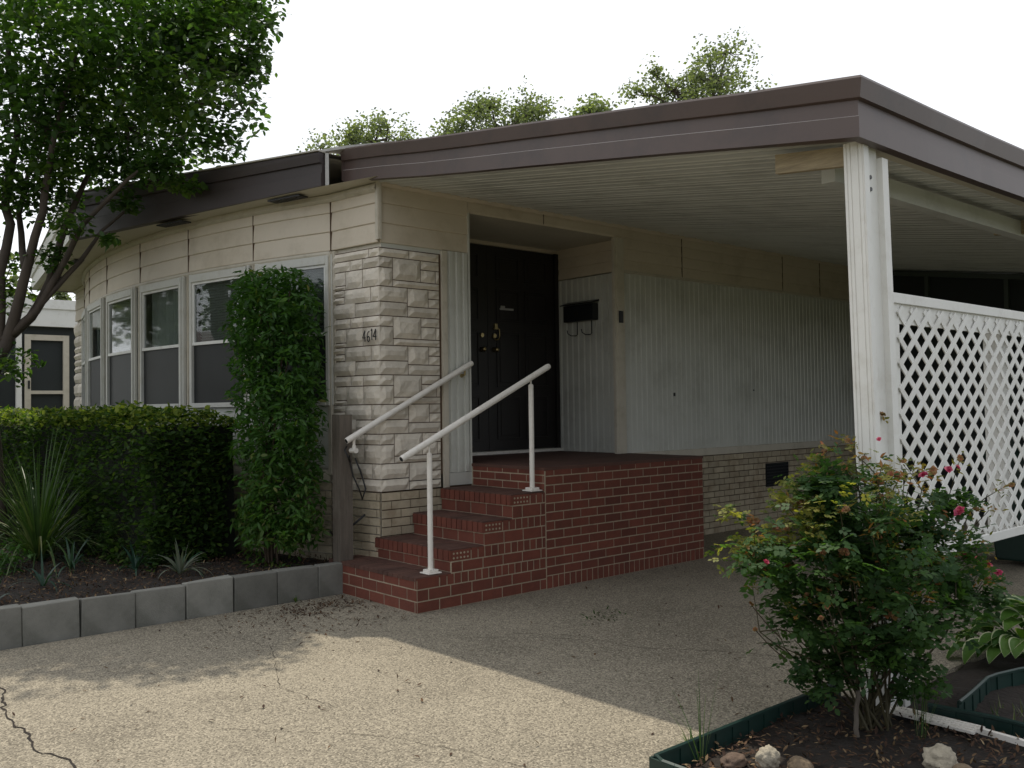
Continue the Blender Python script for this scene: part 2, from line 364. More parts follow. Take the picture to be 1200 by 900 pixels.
chips('bark_mulch', (-4.5, -.2, -4.3, -.2), 16000, .205, 'dark shredded bark mulch covering the planting bed behind the blocks')
chips('bark_mulch', (4.08, 6.5, -1.38, .1), 3800, .03, 'dark bark mulch around the rose bush')
# edging blocks
for i in range(13):
    y1 = -.20-.358*i; zt = .25+random.uniform(-.012, .012)
    b_ = MB(); tilt = random.uniform(-.006, .006)
    b_.box(-.175, -.075, y1-.352, y1, -.02, zt, random.random())
    b_.v = [(x+random.gauss(0, .002), y+random.gauss(0, .003), z+random.gauss(0, .004)) for x, y, z in b_.v]
    o = b_.build('edging_block', M['block'], bevel=.007)
    o.rotation_euler = (random.uniform(-.01, .01), random.uniform(-.02, .02), random.uniform(-.015, .015)); o.location.x += random.uniform(-.008, .008)
    ords = ['first', 'second', 'third', 'fourth', 'fifth', 'sixth', 'seventh', 'eighth', 'ninth', 'tenth', 'eleventh', 'twelfth', 'thirteenth']
    if i > 8:
        bpy.data.objects.remove(o); continue
    tag(o, 'grey concrete edging block set on edge, %s from the brick steps' % ords[i], 'concrete block', 'concrete blocks edging the planting bed')

# ------------------------------------------------------------------ the house
H = empty('mobile_home', (-4, 4, 0), 'cream single storey mobile home with bowed window front, stone veneer corner and dark double door', 'house')
X0, X1 = -.62, -7.62
def fy_(x):
    t = (x-(X0+X1)/2)/((X1-X0)/2)
    return -.10-.62*max(0, 1-t*t)
arc = [(X0+(X1-X0)*i/40, fy_(X0+(X1-X0)*i/40)) for i in range(41)]
XC = -8.5
front = [(0,0)]+[(-.3,-.05)]+arc+[(XC, 0.0)]
def lap(z0, z1, n, off=.012):
    """horizontal lap siding profile from z1 down to z0"""
    p = []; h = (z1-z0)/n
    for k in range(n):
        zt = z1-k*h; p += [(.002, zt), (off*.75, zt-h*.45), (off, zt-h+.012), (off*.85, zt-h+.006), (.0, zt-h+.004)]
    return p
P_front = [(x, y, 0) for x, y in front]
# upper siding band, bowed front
s_ = MB(); s_.sweep(P_front, lap(2.905, 3.41, 3), side=-1)
s_.build('front_upper_siding', M['cream'], H)
# vertical panel joints
for x in (-.60, -1.54, -2.56, -3.62, -4.76, -5.9, -7.0):
    y = fy_(x) if x < X0 else -.1
    s_ = MB(); s_.box(x-.006, x+.002, y-.016, y, 2.91, 3.35); s_.build('siding_joint', M['grout'], H)
# front wall body behind everything
s_ = MB(); s_.sweep([(x, y+.02, 0) for x, y in front], [(0, 3.42), (0, 2.84)], side=-1); s_.build('front_wall', M['trim'], H); s_ = MB()
s_.sweep([(x, y+.02, 0) for x, y in front], [(0, 1.55), (0, 0)], side=-1)
s_.build('front_wall', M['trim'], H)
# window apron panel + strip + skirting under the bow
s_ = MB(); s_.sweep([(x, y, 0) for x, y in arc], [(.0, 1.56), (.012, 1.54), (.012, 1.0), (.0, .98)], side=-1)
s_.build('apron_panel', M['rib'], H)
s_ = MB(); s_.sweep([(x, y, 0) for x, y in arc], [(.0, .975), (.022, .97), (.03, .93), (.03, .875), (.0, .87)], side=-1)
s_.build('base_strip', M['trim'], H)

# ---- stones and bricks laid on a vertical face
def rock(mb, o, ex, ez, en, w_, h_, th, c, rough=1, nx=None):
    """rock-faced block: origin o lower-left, ex along, ez up, en outward"""
    nx = nx or max(2, int(w_/.045)); nz = max(2, int(h_/.04)); seed = random.uniform(0, 99)
    grid = []
    for j in range(nz+1):
        row = []
        for i in range(nx+1):
            a, b = i/nx, j/nz
            edge = min(a*w_, (1-a)*w_, b*h_, (1-b)*h_)
            q = min(1, edge/.018)
            nv = noise.noise(Vector((a*w_*13+seed, b*h_*13, seed)))+.6*noise.noise(Vector((a*w_*31, b*h_*31+seed, 3)))
            d = th*(.45+q*(.8+.32*rough*nv)) if edge > 1e-6 else th*.35
            row.append(o+ex*(a*w_)+ez*(b*h_)+en*d)
        grid.append(row)
    for j in range(nz):
        for i in range(nx): mb.face([grid[j][i], grid[j][i+1], grid[j+1][i+1], grid[j+1][i]], c)
    # rim back to the wall
    rim = [grid[0][i] for i in range(nx+1)]+[grid[j][nx] for j in range(1, nz+1)]+[grid[nz][i] for i in range(nx-1, -1, -1)]+[grid[j][0] for j in range(nz-1, 0, -1)]
    for a, b in zip(rim, rim[1:]+rim[:1]):
        a2 = a-en*((a-o).dot(en)); b2 = b-en*((b-o).dot(en)); mb.face([a, a2, b2, b], c)
stones = MB(); grt = MB()
ex1, n1 = Vector((0,1,0)), Vector((1,0,0))          # long wall face
LD = (Vector((-.60,-.10,0))-Vector((0,0,0))); exL = -LD.normalized(); nL = Vector((exL.y, -exL.x, 0))
if nL.y > 0: nL = -nL
Z = Vector((0,0,1)); LLEN = LD.length
def putstone(s0, s1, z0, z1):
    g_ = .008; c = random.random()
    a, b = s0+g_/2, s1-g_/2
    if s0 < 0 < s1:
        rock(stones, Vector((0,0,z0+g_/2))+exL*a, exL, Z, nL, -a+.012, z1-z0-g_, .026, c)
        rock(stones, Vector((0,-.012,z0+g_/2)), ex1, Z, n1, b+.012, z1-z0-g_, .026, c)
    elif s1 <= 0: rock(stones, Vector((0,0,z0+g_/2))+exL*a, exL, Z, nL, b-a, z1-z0-g_, .026, c)
    else: rock(stones, Vector((0,0,z0+g_/2))+ex1*a, ex1, Z, n1, b-a, z1-z0-g_, .026, c)
zb = .80; k = 0
mods = [  # (s0,s1,zfrac0,zfrac1) one module 0.5 high
 [(-.60,-.42,.58,.82),(-.60,-.36,.82,1.0),(-.42,-.20,.5,.82),(-.36,-.20,.82,1),(-.60,-.42,.5,.58),(-.20,.13,.82,1.0),(-.20,.13,.5,.82),(.13,.42,.62,1.0),(.42,.62,.84,1.0),(.42,.58,.62,.84),(.58,.62,.62,.84),(.13,.62,.5,.62),
  (-.60,-.44,.38,.5),(-.60,-.44,.26,.38),(-.44,-.1,.24,.5),(-.1,.28,.24,.5),(-.60,-.3,0,.26),(-.44+.14,.28,0,.24),(.28,.50,.18,.5),(.50,.62,.34,.5),(.50,.62,.18,.34),(.28,.62,0,.18)]]
hm = .50
for mi in range(5):
    z0 = 2.79-hm*(mi+1)
    for a, b, c, d in mods[0]:
        if mi % 2 and a > -.6 and b < .62: pass
        za, zb2 = z0+c*hm, z0+d*hm
        if zb2 <= .81: continue
        putstone(a, b, max(za, .805), zb2)
putstone(-.60,-.12,2.79,2.865); putstone(-.12,.3,2.79,2.865); putstone(.3,.62,2.79,2.865)
stones.build('stone_veneer', M['stone'], H, smooth=False)
grt.face([Vector((0,0,.8))+LD*1.0+nL*.004, Vector((0,0,.8))+nL*.004, Vector((0,0,2.87))+nL*.004, Vector((0,0,2.87))+LD+nL*.004])
grt.face([(.004,-.004,.8),(.004,.64,.8),(.004,.64,2.87),(.004,-.004,2.87)])
grt.build('veneer_joints', M['grout'], H)
# far stone pillar at the other end of the bow
sp = MB(); pa = Vector((X1-.0, -.1, 0)); pb = Vector((XC, 0, 0)); ex2 = (pa-pb).normalized(); n2 = Vector((ex2.y, -ex2.x, 0)); L2 = (pb-pa).length
if n2.y > 0: n2 = -n2
z = .8
while z < 2.75:
    h_ = random.choice((.1, .16, .2)); s0 = 0
    while s0 < L2-.05:
        s1 = min(L2, s0+random.uniform(.25, .5)); rock(sp, pb+Z*z+ex2*s0, ex2, Z, n2, s1-s0-.012, h_-.012, .03, random.random()); s0 = s1
    z += h_
sp.build('stone_veneer', M['stone'], H)
# top moulding of veneer + edge trims
s_ = MB()
cap = [(.0, .06), (.02, .055), (.034, .035), (.034, .012), (.02, .0), (.0, -.002)]
s_.sweep([(0,.64,2.87), (0,0,2.87), tuple(LD+Z*2.87)], cap, side=-1 if False else 1)
s_.build('veneer_cap', M['trim'], H)
s_ = MB()
s_.box(0, .032, .64, .69, .80, 2.90); s_.box(.0, .012, .69, .71, .8, 2.9)
c_ = LD+nL*.0
s_.obox(c_+exL*-.012+nL*.015+Z*1.91, exL*.02, nL*.018, Z*.98)
s_.build('corner_trim', M['trim'], H)
s_ = MB(); s_.box(-.012, .03, -.028, .012, 2.93, 3.42); s_.box(.028, .036, -.018, .006, 2.93, 3.42); s_.build('corner_post', M['trim'], H)

# bricks: courses on a face
def courses(mb, o, ex, en, length, z0, z1, ch, bl, th=.012, jit=.15, shift0=0, gap=.009):
    n = max(1, round((z1-z0)/ch)); ch = (z1-z0)/n
    for r in range(n):
        s0 = -bl*(.5 if (r+shift0) % 2 else 0)
        while s0 < length-.01:
            a, b = max(0, s0), min(length, s0+bl)
            if b-a > .02:
                p = o+ex*a+Z*(z0+r*ch+gap/2); wv = b-a-gap; c = min(1, max(0, random.gauss(.5, .25)))
                cpt = p+ex*wv/2+Z*(ch-gap)/2+en*(th/2-.002)
                mb.obox(cpt, ex*wv/2, en*(th/2+random.uniform(0, .0012)), Z*(ch-gap)/2, c)
            s0 += bl
cb = MB()
courses(cb, Vector((0,0,0))+n1*.006, ex1, n1, .66, 0, .80, .07, .19)
courses(cb, LD+nL*.006, exL, nL, LLEN, .1, .80, .07, .19, shift0=1)
for (xa, ya), (xb_, yb_) in zip(arc[::2], arc[2::2]):
    a, b = Vector((xb_, yb_, 0)), Vector((xa, ya, 0)); e_ = (b-a).normalized(); nn_ = Vector((e_.y, -e_.x, 0))
    if nn_.y > 0: nn_ = -nn_
    courses(cb, a+nn_*.004, e_, nn_, (b-a).length, .1, .86, .07, .2)
courses(cb, Vector((0,.97,0))+n1*.006, ex1, n1, 7.0, 0, .91, .07, .2, gap=.010)
cb.build('skirting_bricks', M['creambrick'], H)
s_ = MB(); s_.face([(.004,0,0),(.004,8,0),(.004,8,.92),(.004,0,.92)]); s_.build('skirting_mortar', M['grout'], H)
# vent opening
s_ = MB(); s_.box(0, .028, 5.62, 6.12, .47, .76); s_.build('crawlspace_vent', M['dark'], H)
s_ = MB()
for q in range(7): s_.box(.028, .033, 5.63, 6.11, .485+q*.038, .497+q*.038)
s_.build('vent_louver', M['black'], bpy.data.objects['crawlspace_vent'])

# ---- long wall
# opening of the recessed entry: y .95 to 3.05, top 3.28 ; recess depth 1.0
s_ = MB(); s_.sweep([(0,0,0),(0,.955,0)], lap(2.905, 3.41, 3), side=1)
s_.sweep([(0,3.05,0),(0,8,0)], lap(2.935, 3.41, 4), side=1)
s_.sweep([(0,.955,0),(0,3.05,0)], [(.002,3.41),(.012,3.36),(.012,3.30),(.0,3.28)], side=1)
s_.build('side_upper_siding', M['cream'], H)
for y in (1.9, 4.05, 6.1, 7.0):
    s_ = MB(); s_.box(.008, .0165, y-.003, y+.003, 3.29 if y < 3 else 2.94, 3.41); s_.build('siding_joint', M['grout'], H)
s_ = MB(); s_.sweep([(0,0,3.44),(0,8,3.44)], [(.0,.0),(.03,-.002),(.035,-.03),(.02,-.05),(.014,-.055),(0,-.055)], side=1); s_.build('eave_moulding', M['cream'], H)
def ribs(mb, p, q, z0, z1, pitch, depth, n_out, duty=.35):
    p, q = Vector(p), Vector(q); L_ = (q-p).length; e_ = (q-p)/L_; n = int(L_/pitch); pt = L_/n; pts = []
    for k in range(n):
        a = k*pt
        for f, d in ((0, 0), (.5-duty/2-.08, 0), (.5-duty/2, depth), (.5+duty/2, depth), (.5+duty/2+.08, 0)): pts.append(p+e_*(a+f*pt)+n_out*d)
    pts.append(q)
    for a, b in zip(pts, pts[1:]):
        f = [a+Z*z0, b+Z*z0, b+Z*z1, a+Z*z1]
        if (b-a).cross(Z).dot(n_out) < 0: f = f[::-1]
        mb.face(f)
s_ = MB(); ribs(s_, (.004,3.05,0), (.004,8,0), .985, 2.93, .085, .0045, n1); s_.build('ribbed_wall', M['rib'], H)
s_ = MB(); s_.sweep([(0,3.0,0),(0,8,0)], [(.0,2.95),(.02,2.945),(.024,2.925),(.012,2.915),(0,2.914)], side=1); s_.build('wall_batten', M['trim'], H)
s_ = MB(); s_.sweep([(0,3.0,0),(0,8,0)], [(.0,1.0),(.018,.995),(.03,.93),(.034,.918),(.0,.912)], side=1); s_.build('base_strip', M['trim'], H)
s_ = MB(); ribs(s_, (.006,.71,0), (.006,.95,0), .93, 2.905, .08, .016, n1, .45); s_.box(-.0, .02, .70, .952, .815, .925); s_.box(-.02, .022, .945, .962, .815, 3.28)
s_.build('ribbed_wall', M['rib'], H)
s_ = MB(); s_.box(-.012, .026, 2.90, 3.05, 1.0, 3.275); s_.box(.026, .031, 2.935, 3.015, 1.0, 3.275); s_.build('entry_trim', M['trim'], H)
# screw heads in two rows
for y in np.arange(3.3, 7.9, .34):
    s_ = MB(); s_.box(.010, .015, y-.005, y+.005, 1.96, 1.97); s_.build('screw_head', M['alu'], H)
for a in ((3.86, 3.885, 1.60, 1.64), (5.4, 5.415, 1.66, 1.68)):
    s_ = MB(); s_.box(.010, .018, *a); s_.build('bracket_hook', M['black'], H)
# recess
s_ = MB(); ribs(s_, (-1.0,3.055,0), (-.01,3.055,0), 1.0, 2.93, .085, .016, Vector((0,-1,0)), .45); s_.build('ribbed_wall', M['rib'], H)
s_ = MB(); s_.sweep([(-1.02,3.05,0),(0,3.05,0)], lap(2.935, 3.29, 3), side=1)
s_.sweep([(-1.0,3.05,0),(-1.0,.9,0)][::-1], [(.0,3.3),(.01,3.28),(.012,3.245),(.0,3.24)], side=1)
s_.build('entry_siding', M['cream'], H)
s_ = MB(); s_.box(-1.05, .0, .90, 3.1, 3.283, 3.30); s_.build('entry_ceiling', M['soffit'], H)
s_ = MB(); s_.box(-1.05, -.02, .88, .94, .95, 3.29); s_.box(-1.08, -1.02, .9, 3.1, .95, 3.3); s_.build('entry_side_wall', M['rib'], H)
# door: two leaves, frame, panels, knob, knocker, threshold
for (ya, yb_) in ((1.02, 1.998), (2.002, 2.985)):
    s_ = MB(); s_.box(-1.02, -.985, ya, yb_, 1.04, 3.235)
    for (fa, fb_) in ((.12, .46), (.54, .88)):
        for (za, zb_) in ((1.15, 1.62), (1.72, 2.32), (2.42, 2.78), (2.87, 3.14)):
            y0_, y1_ = ya+(yb_-ya)*fa, ya+(yb_-ya)*fb_
            for a, b, c, d in ((y0_, y1_, za, za+.022), (y0_, y1_, zb_-.022, zb_), (y0_, y0_+.022, za+.022, zb_-.022), (y1_-.022, y1_, za+.022, zb_-.022)): s_.box(-.985, -.974, a, b, c, d)
            s_.box(-.985, -.978, y0_+.05, y1_-.05, za+.05, zb_-.05)
    d_ = s_.build('door', M['door'], H, bevel=.003)
    kn = MB(); yk = yb_-.085 if yb_ < 2.5 else ya+.085
    kn.tube([(-.985,yk,2.12),(-.965,yk,2.12),(-.955,yk,2.12),(-.935,yk,2.12),(-.92,yk,2.12)], [.028,.028,.012,.028,.016], 12)
    kn.build('door_knob', M['brass'], d_, smooth=True)
    kn = MB(); kn.tube([(-.985,yk,2.27),(-.965,yk,2.27)], [.026,.022], 12); kn.build('deadbolt', M['brass'], d_)
    if yb_ > 2.5:
        kn = MB(); kn.tube([(-.965,yk+.02+.045*math.cos(t),2.28+.055*math.sin(t)) for t in np.linspace(-2.9, -.2, 10)]+[(-.97,yk+.065,2.34),(-.975,yk+.02,2.37),(-.965,yk-.02,2.34)], .006, 6)
        kn.box(-.985, -.968, yk+.0, yk+.04, 2.34, 2.40); kn.build('door_knocker', M['brass'], d_)
        kn = MB(); kn.box(-.984, -.971, 2.17, 2.36, 2.555, 2.575); kn.box(-.983, -.975, 2.18, 2.24, 2.57, 2.60); kn.build('name_plate', M['alu'], d_)
for ya, yb_ in ((.95,1.015),(2.99,3.045)):
    s_ = MB(); s_.box(-1.02, -.96, ya, yb_, 1.0, 3.24); s_.build('door_jamb', M['door'], H)
s_ = MB(); s_.box(-1.03, -.93, .97, 3.05, 1.003, 1.035); s_.build('threshold', M['whitemetal'], H)
# light box (doorbell) is added with the small things
# left and rear walls of the body
s_ = MB(); s_.box(XC, XC+.1, .02, 14, 0, 3.40); s_.box(XC, -.01, 13.9, 14, 0, 3.4); s_.box(-.10, -.002, 8.0, 14, 0, 3.44); s_.box(-.10,-.002,3.06,8.0,.0,3.44); s_.box(-.1,-.002,.02,.9,0,3.44)
s_.build('body_wall', M['rib'], H)
s_ = MB(); s_.box(XC+.12, -1.2, 1.6, 1.7, .2, 3.35); s_.build('room_partition', mat('room_wall', (.10,.10,.09), .9), H)
s_ = MB(); s_.box(XC+.12, -1.2, -.05, 1.6, .9, .94); s_.build('room_floor', M['dark'], H)

# ---- windows on the bow
def window(xc, wd, blind):
    y = fy_(xc); dx = .02; t_ = Vector((1, (fy_(xc+dx)-fy_(xc-dx))/(2*dx), 0)).normalized()
    n_ = Vector((t_.y, -t_.x, 0)); c = Vector((xc, y, 0))+n_*.012
    zb_, zt = 1.54, 2.865; hw = wd/2
    def bx(mb, a, b, z0, z1, d0, d1, col=.5):
        mb.obox(c+t_*(a+b)/2+Z*(z0+z1)/2+n_*(d0+d1)/2, t_*(b-a)/2, n_*(d1-d0)/2, Z*(z1-z0)/2, col)
    f = MB()
    bx(f, -hw, -hw+.035, zb_, zt, -.03, .03); bx(f, hw-.035, hw, zb_, zt, -.03, .03)
    bx(f, -hw+.035, hw-.035, zt-.075, zt, -.03, .032); bx(f, -hw+.035, hw-.035, zb_, zb_+.045, -.03, .04)
    bx(f, -hw-.03, -hw, zb_, zt+.01, -.02, .012); bx(f, hw, hw+.03, zb_, zt+.01, -.02, .012)
    W = f.build('window', M['winframe'], H, bevel=.003)
    f = MB(); zm = 2.19
    for a, b, z0, z1, d0, d1 in ((-hw+.035, -hw+.06, zm, zt-.075, -.015, .015), (hw-.06, hw-.035, zm, zt-.075, -.015, .015), (-hw+.06, hw-.06, zt-.10, zt-.075, -.015, .015), (-hw+.035, hw-.035, zm-.03, zm, -.022, .02)): bx(f, a, b, z0, z1, d0, d1)
    f.build('upper_sash', M['white'], W)
    f = MB()
    for a, b, z0, z1, d0, d1 in ((-hw+.035, -hw+.055, zb_+.045, zm-.03, -.028, -.005), (hw-.055, hw-.035, zb_+.045, zm-.03, -.028, -.005), (-hw+.055, hw-.055, zb_+.045, zb_+.07, -.028, -.005)): bx(f, a, b, z0, z1, d0, d1)
    f.build('lower_sash', M['winframe'], W)
    f = MB(); bx(f, -hw+.06, hw-.06, zm, zt-.10, -.004, .0); f.build('upper_pane', M['glass'], W)
    f = MB(); bx(f, -hw+.055, hw-.055, zb_+.07, zm-.03, -.022, -.018); f.build('lower_pane', M['glass'], W)
    f = MB(); bx(f, -hw+.035, hw-.035, zb_+.045, zm-.03, -.003, -.001); f.build('insect_screen', M['darkscreen'], W)
    f = MB(); z = zm-.02
    if blind == 'slats':
        while z < zt-.08:
            cc = c+n_*-.07+Z*z; f.obox(cc, t_*(hw-.06), n_*.010+Z*.009, n_*-.0008+Z*.001); z += .026
        f.build('blind', M['curtain'], W)
    else:
        n = 16; pts = [c+t_*(-hw+.05+(2*hw-.1)*k/n/1)+n_*(-.09+.018*math.sin(k*1.9)) for k in range(n+1)]
        for a, b in zip(pts, pts[1:]): f.face([a+Z*(zb_+.05), b+Z*(zb_+.05), b+Z*(zt-.03), a+Z*(zt-.03)])
        f.build('curtain', M['curtain'], W)
    return W
WX = [(-1.04,.90),(-2.05,.90),(-3.10,.90),(-4.20,.90),(-5.33,.92),(-6.50,.92)]
for i, (xc, wd) in enumerate(WX): window(xc, wd, 'slats' if i in (0, 3, 1) else 'curtain')
# pilasters between the windows
edges = [-.60]+[(WX[i][0]+WX[i+1][0])/2 for i in range(5)]+[-7.05, -7.5]
for x in edges:
    y = fy_(x) if x < X0 else -.1
    s_ = MB(); s_.box(x-.05, x+.05, y-.008, y+.05, 1.54, 2.9); s_.box(x-.012, x+.012, y-.02, y-.007, 1.54, 2.9)
    s_.build('window_pilaster', M['trim'], H)
s_ = MB(); s_.sweep([(x, y, 0) for x, y in arc], [(.0,2.91),(.02,2.905),(.026,2.885),(.018,2.868),(.0,2.866)], side=-1); s_.build('head_trim', M['trim'], H)
s_ = MB(); s_.sweep([(x, y, 0) for x, y in [(-7.0,fy_(-7.0)),(-7.3,fy_(-7.3)),(X1,-.1)]], [(.005,2.87),(.005,1.5)], side=-1); s_.build('end_panel', M['trim'], H)

# ---- main roof: low gable with bowed eave
A_, B_, C_ = Vector((-.40,-.30,0)), Vector((-4.05,-1.30,0)), Vector((-8.62,-.58,0))
ztop = {'A': 3.70, 'B': 3.86, 'C': 3.62}
def fascia_strip(mb, p, q, zt0, zt1, zb0, zb1, bands=True):
    p, q = Vector(p), Vector(q); e_ = (q-p).normalized(); n_ = Vector((e_.y, -e_.x, 0))
    if n_.dot(Vector((3,-5,0))) < 0: n_ = -n_
    fr = [(0, .045), (.06, .05), (.30, .035), (.31, .012), (.60, .010), (.615, .022), (1.0, .022), (1.0, -.06)]
    rows = []
    for P_, zt, zb_ in ((p, zt0, zb0), (q, zt1, zb1)):
        rows.append([P_+n_*o+Z*(zt+(zb_-zt)*f) for f, o in fr])
    for j in range(len(fr)-1):
        mb.face([rows[0][j], rows[1][j], rows[1][j+1], rows[0][j+1]], .5, 1 if fr[j][0] == .60 and bands else 0)
    for r in rows: mb.face([r[0]-n_*.06]+r+[r[-1]-n_*.0], .5)
    mb.face([rows[0][0], rows[1][0], rows[1][0]-n_*.08, rows[0][0]-n_*.08])
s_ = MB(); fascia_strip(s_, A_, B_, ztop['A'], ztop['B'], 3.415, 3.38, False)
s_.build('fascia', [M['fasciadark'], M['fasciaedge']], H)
s_ = MB(); fascia_strip(s_, B_, C_, ztop['B'], ztop['C'], 3.38, 3.38, False); s_.build('fascia', [M['white'], M['fascia']], H)['label'] = 'fascia board coloured pale for the grazing sky reflection'  # white here stands for sky reflected at a grazing angle
s_ = MB(); fascia_strip(s_, C_, (-8.62, 14, 0), 3.62, 3.62, 3.38, 3.38, False); s_.build('fascia', [M['fascia'], M['fasciaedge']], H)
s_ = MB()   # roof skin
apx = Vector((-4.05, 14, 3.86)); bt = B_+Z*3.868
s_.face([A_+Z*3.708, bt, apx+Z*.01, Vector((-.4,14,3.708))]); s_.face([bt, C_+Z*3.628, Vector((-8.62,14,3.628)), apx+Z*.01])
s_.face([A_+Z*3.70+Vector((0,0,-.03)), Vector((-.4,14,3.67)), Vector((-8.62,14,3.60)), C_+Z*3.6, B_+Z*3.8])
s_.build('roof', M['roofing'], H)
s_ = MB()   # drip edge, pale line on top of the fascia
for p, q, z0, z1 in ((A_, B_, 3.708, 3.868), (B_, C_, 3.868, 3.628)):
    e_ = (q-p).normalized(); n_ = Vector((e_.y, -e_.x, 0)); n_ = -n_ if n_.y > 0 else n_
    s_.hexa([p+n_*-.1+Z*z0, q+n_*-.1+Z*z1, q+n_*.06+Z*z1, p+n_*.06+Z*z0, p+n_*-.1+Z*(z0+.012), q+n_*-.1+Z*(z1+.012), q+n_*.06+Z*(z1+.012), p+n_*.06+Z*(z0+.012)])
s_.build('drip_edge', M['roofing'], H)
s_ = MB()   # soffit
s_.face([Vector((.3,-.09,3.415)), A_+Z*3.415+Vector((.02,-.0,0)), B_+Z*3.385, C_+Z*3.385, Vector((-8.62,1,3.39)), Vector((-8.4,1,3.39)), Vector((0,1,3.415)), Vector((.3,.2,3.415))][::-1])
s_.build('soffit', M['soffit'], H)
s_ = MB(); s_.sweep(P_front, [(.0,3.41),(.03,3.405),(.045,3.36),(.02,3.34),(.0,3.338)], side=-1); s_.build('cornice', M['trim'], H)
for (x, y, a) in ((-2.5,-.78,.27),(-.92,-.36,.27),(-5.5,-.83,-.16),(-7.15,-.57,-.16)):
    v_ = MB(); e_ = Vector((math.cos(a), math.sin(a), 0)); f_ = Vector((-e_.y, e_.x, 0)); c = Vector((x, y, 3.374 if x > -2 else 3.37))
    if x > -2: c.z = 3.39
    v_.obox(c, e_*.2, f_*.055, Z*.006)
    for q in range(9): v_.obox(c+e_*(-.17+q*.0425)-Z*.007, e_*.004, f_*.045, Z*.003)
    v_.build('soffit_vent', M['black'], H)
# flashing in the gap between the two roofs
s_ = MB(); s_.hexa([(-.44,-.31,3.715),(-.26,-.14,3.74),(.25,.1,3.70),(-.3,.15,3.72),(-.44,-.31,3.735),(-.26,-.14,3.765),(.25,.1,3.735),(-.3,.15,3.745)])
s_.hexa([(-.388,-.283,3.42),(-.375,-.275,3.42),(-.365,-.26,3.42),(-.39,-.27,3.42),(-.388,-.283,3.70),(-.375,-.275,3.70),(-.365,-.26,3.70),(-.39,-.27,3.70)])
s_.build('flashing', M['alu'], H)

# house number 4614 in black metal digits
hn = MB()
def stroke(mb, pts, org, e_, wd=.011):
    for a, b in zip(pts, pts[1:]):
        p = org+e_*a[0]+Z*a[1]; q = org+e_*b[0]+Z*b[1]; mb.bar(p, q, .008, wd*1.0, up=e_.cross(Z), c=.5) if False else mb.tube([p, q], wd*.36, 6)
DIG = {'4': [[(.030,0),(.030,.095),(.0,.032),(.038,.032)]], '6': [[(.030,.090),(.014,.080),(.003,.05),(.004,.018),(.017,.0),(.032,.010),(.033,.034),(.020,.048),(.005,.036)]],
       '1': [[(.0,.078),(.011,.095),(.011,.0)]]}
org = Vector((0,0,2.075))+exL*-.178+nL*.034
for k, (ch, off, dz) in enumerate((('4',0,0),('6',.056,-.004),('1',.108,.010),('4',.136,.005))):
    for st in DIG[ch]:
        o2 = org if off < .115 else Vector((.036,0,1.985))
        # digits run round on the veneer's left face
        stroke(hn, [(x, z_+dz) for x, z_ in st], org+exL*(off*.98), exL)
hn.build('house_number', M['black'], H)

# ------------------------------------------------------------------ carport
CP = empty('carport', (4.2, 4, 0), 'flat sloping carport roof with brown fascia, ribbed underside and white corner post', 'carport')
def ceil(x): return 3.418-.1504*x
FX, FY = 4.33, -.10
s_ = MB()
path = [(-.37, FY-.0, 3.418+.1504*.37), (FX, FY, ceil(FX))]
prof = [(-.05,.285),(.05,.283),(.055,.27),(.035,.185),(.012,.180),(.012,.105),(.02,.100),(.02,.0),(-.03,-.003)]
# front run then side run, mitred at the corner
pth = []
for i in range(9):
    q = Vector(path[0]).lerp(Vector(path[1]), i/8); pth.append(q+Vector((0, random.gauss(0,.002), random.gauss(0,.003)))*(0 < i < 8))
for i in range(1, 17): pth.append(Vector((FX+random.gauss(0,.004), FY+i*.7, ceil(FX)+random.gauss(0,.006))))
s_.sweep(pth, prof, side=1)
for k in range(len(s_.f)):
    if k % (len(prof)-1) == 5: s_.m[k] = 1
s_.box(-.375,-.368,-.13,-.02,ceil(-.37)+.01,ceil(-.37)+.27)
s_.build('fascia', [M['fascia'], M['fasciaedge']], CP)
for yy_ in (3.5, 5.9):
    s_ = MB(); s_.box(FX+.008, FX+.060, yy_, yy_+.004, ceil(FX)+.18, ceil(FX)+.286); s_.box(FX+.008, FX+.0235, yy_, yy_+.004, ceil(FX)+.0, ceil(FX)+.18); s_.build('fascia_seam', M['fascia'], CP)
s_ = MB(); pts = []
y = FY+.02; n = 0
while y < 11:
    for dy, dz in ((0,0),(.062,0),(.070,-.006),(.092,-.006),(.1,0)): pts.append((y+dy, dz-(.006 if n % 3 == 2 and dy > .06 else 0)))
    y += .108; n += 1
for (ya, za), (yb_, zb_) in zip(pts, pts[1:]):
    s_.face([(.0,ya,ceil(0)+.005+za),(.0,yb_,ceil(0)+.005+zb_),(FX-.01,yb_,ceil(FX)+.03+zb_),(FX-.01,ya,ceil(FX)+.03+za)])
s_.build('roof_panel', M['ceiling'], CP)
s_ = MB(); s_.face([(-.35,FY+.02,ceil(-.35)+.27),(FX,FY+.02,ceil(FX)+.27),(FX,11,ceil(FX)+.27),(-.35,11,ceil(-.35)+.27)]); s_.build('roof_top', M['roofing'], CP)
s_ = MB(); s_.face([(-.37,FY+.01,ceil(-.37)+.02),(FX,FY+.01,ceil(FX)+.012),(FX,FY+.05,ceil(FX)+.012),(-.37,FY+.05,ceil(-.37)+.02)])
s_.box(4.22, FX, .1, 8, ceil(FX)+.01, ceil(FX)+.02); s_.build('roof_lip', M['soffit'], CP)
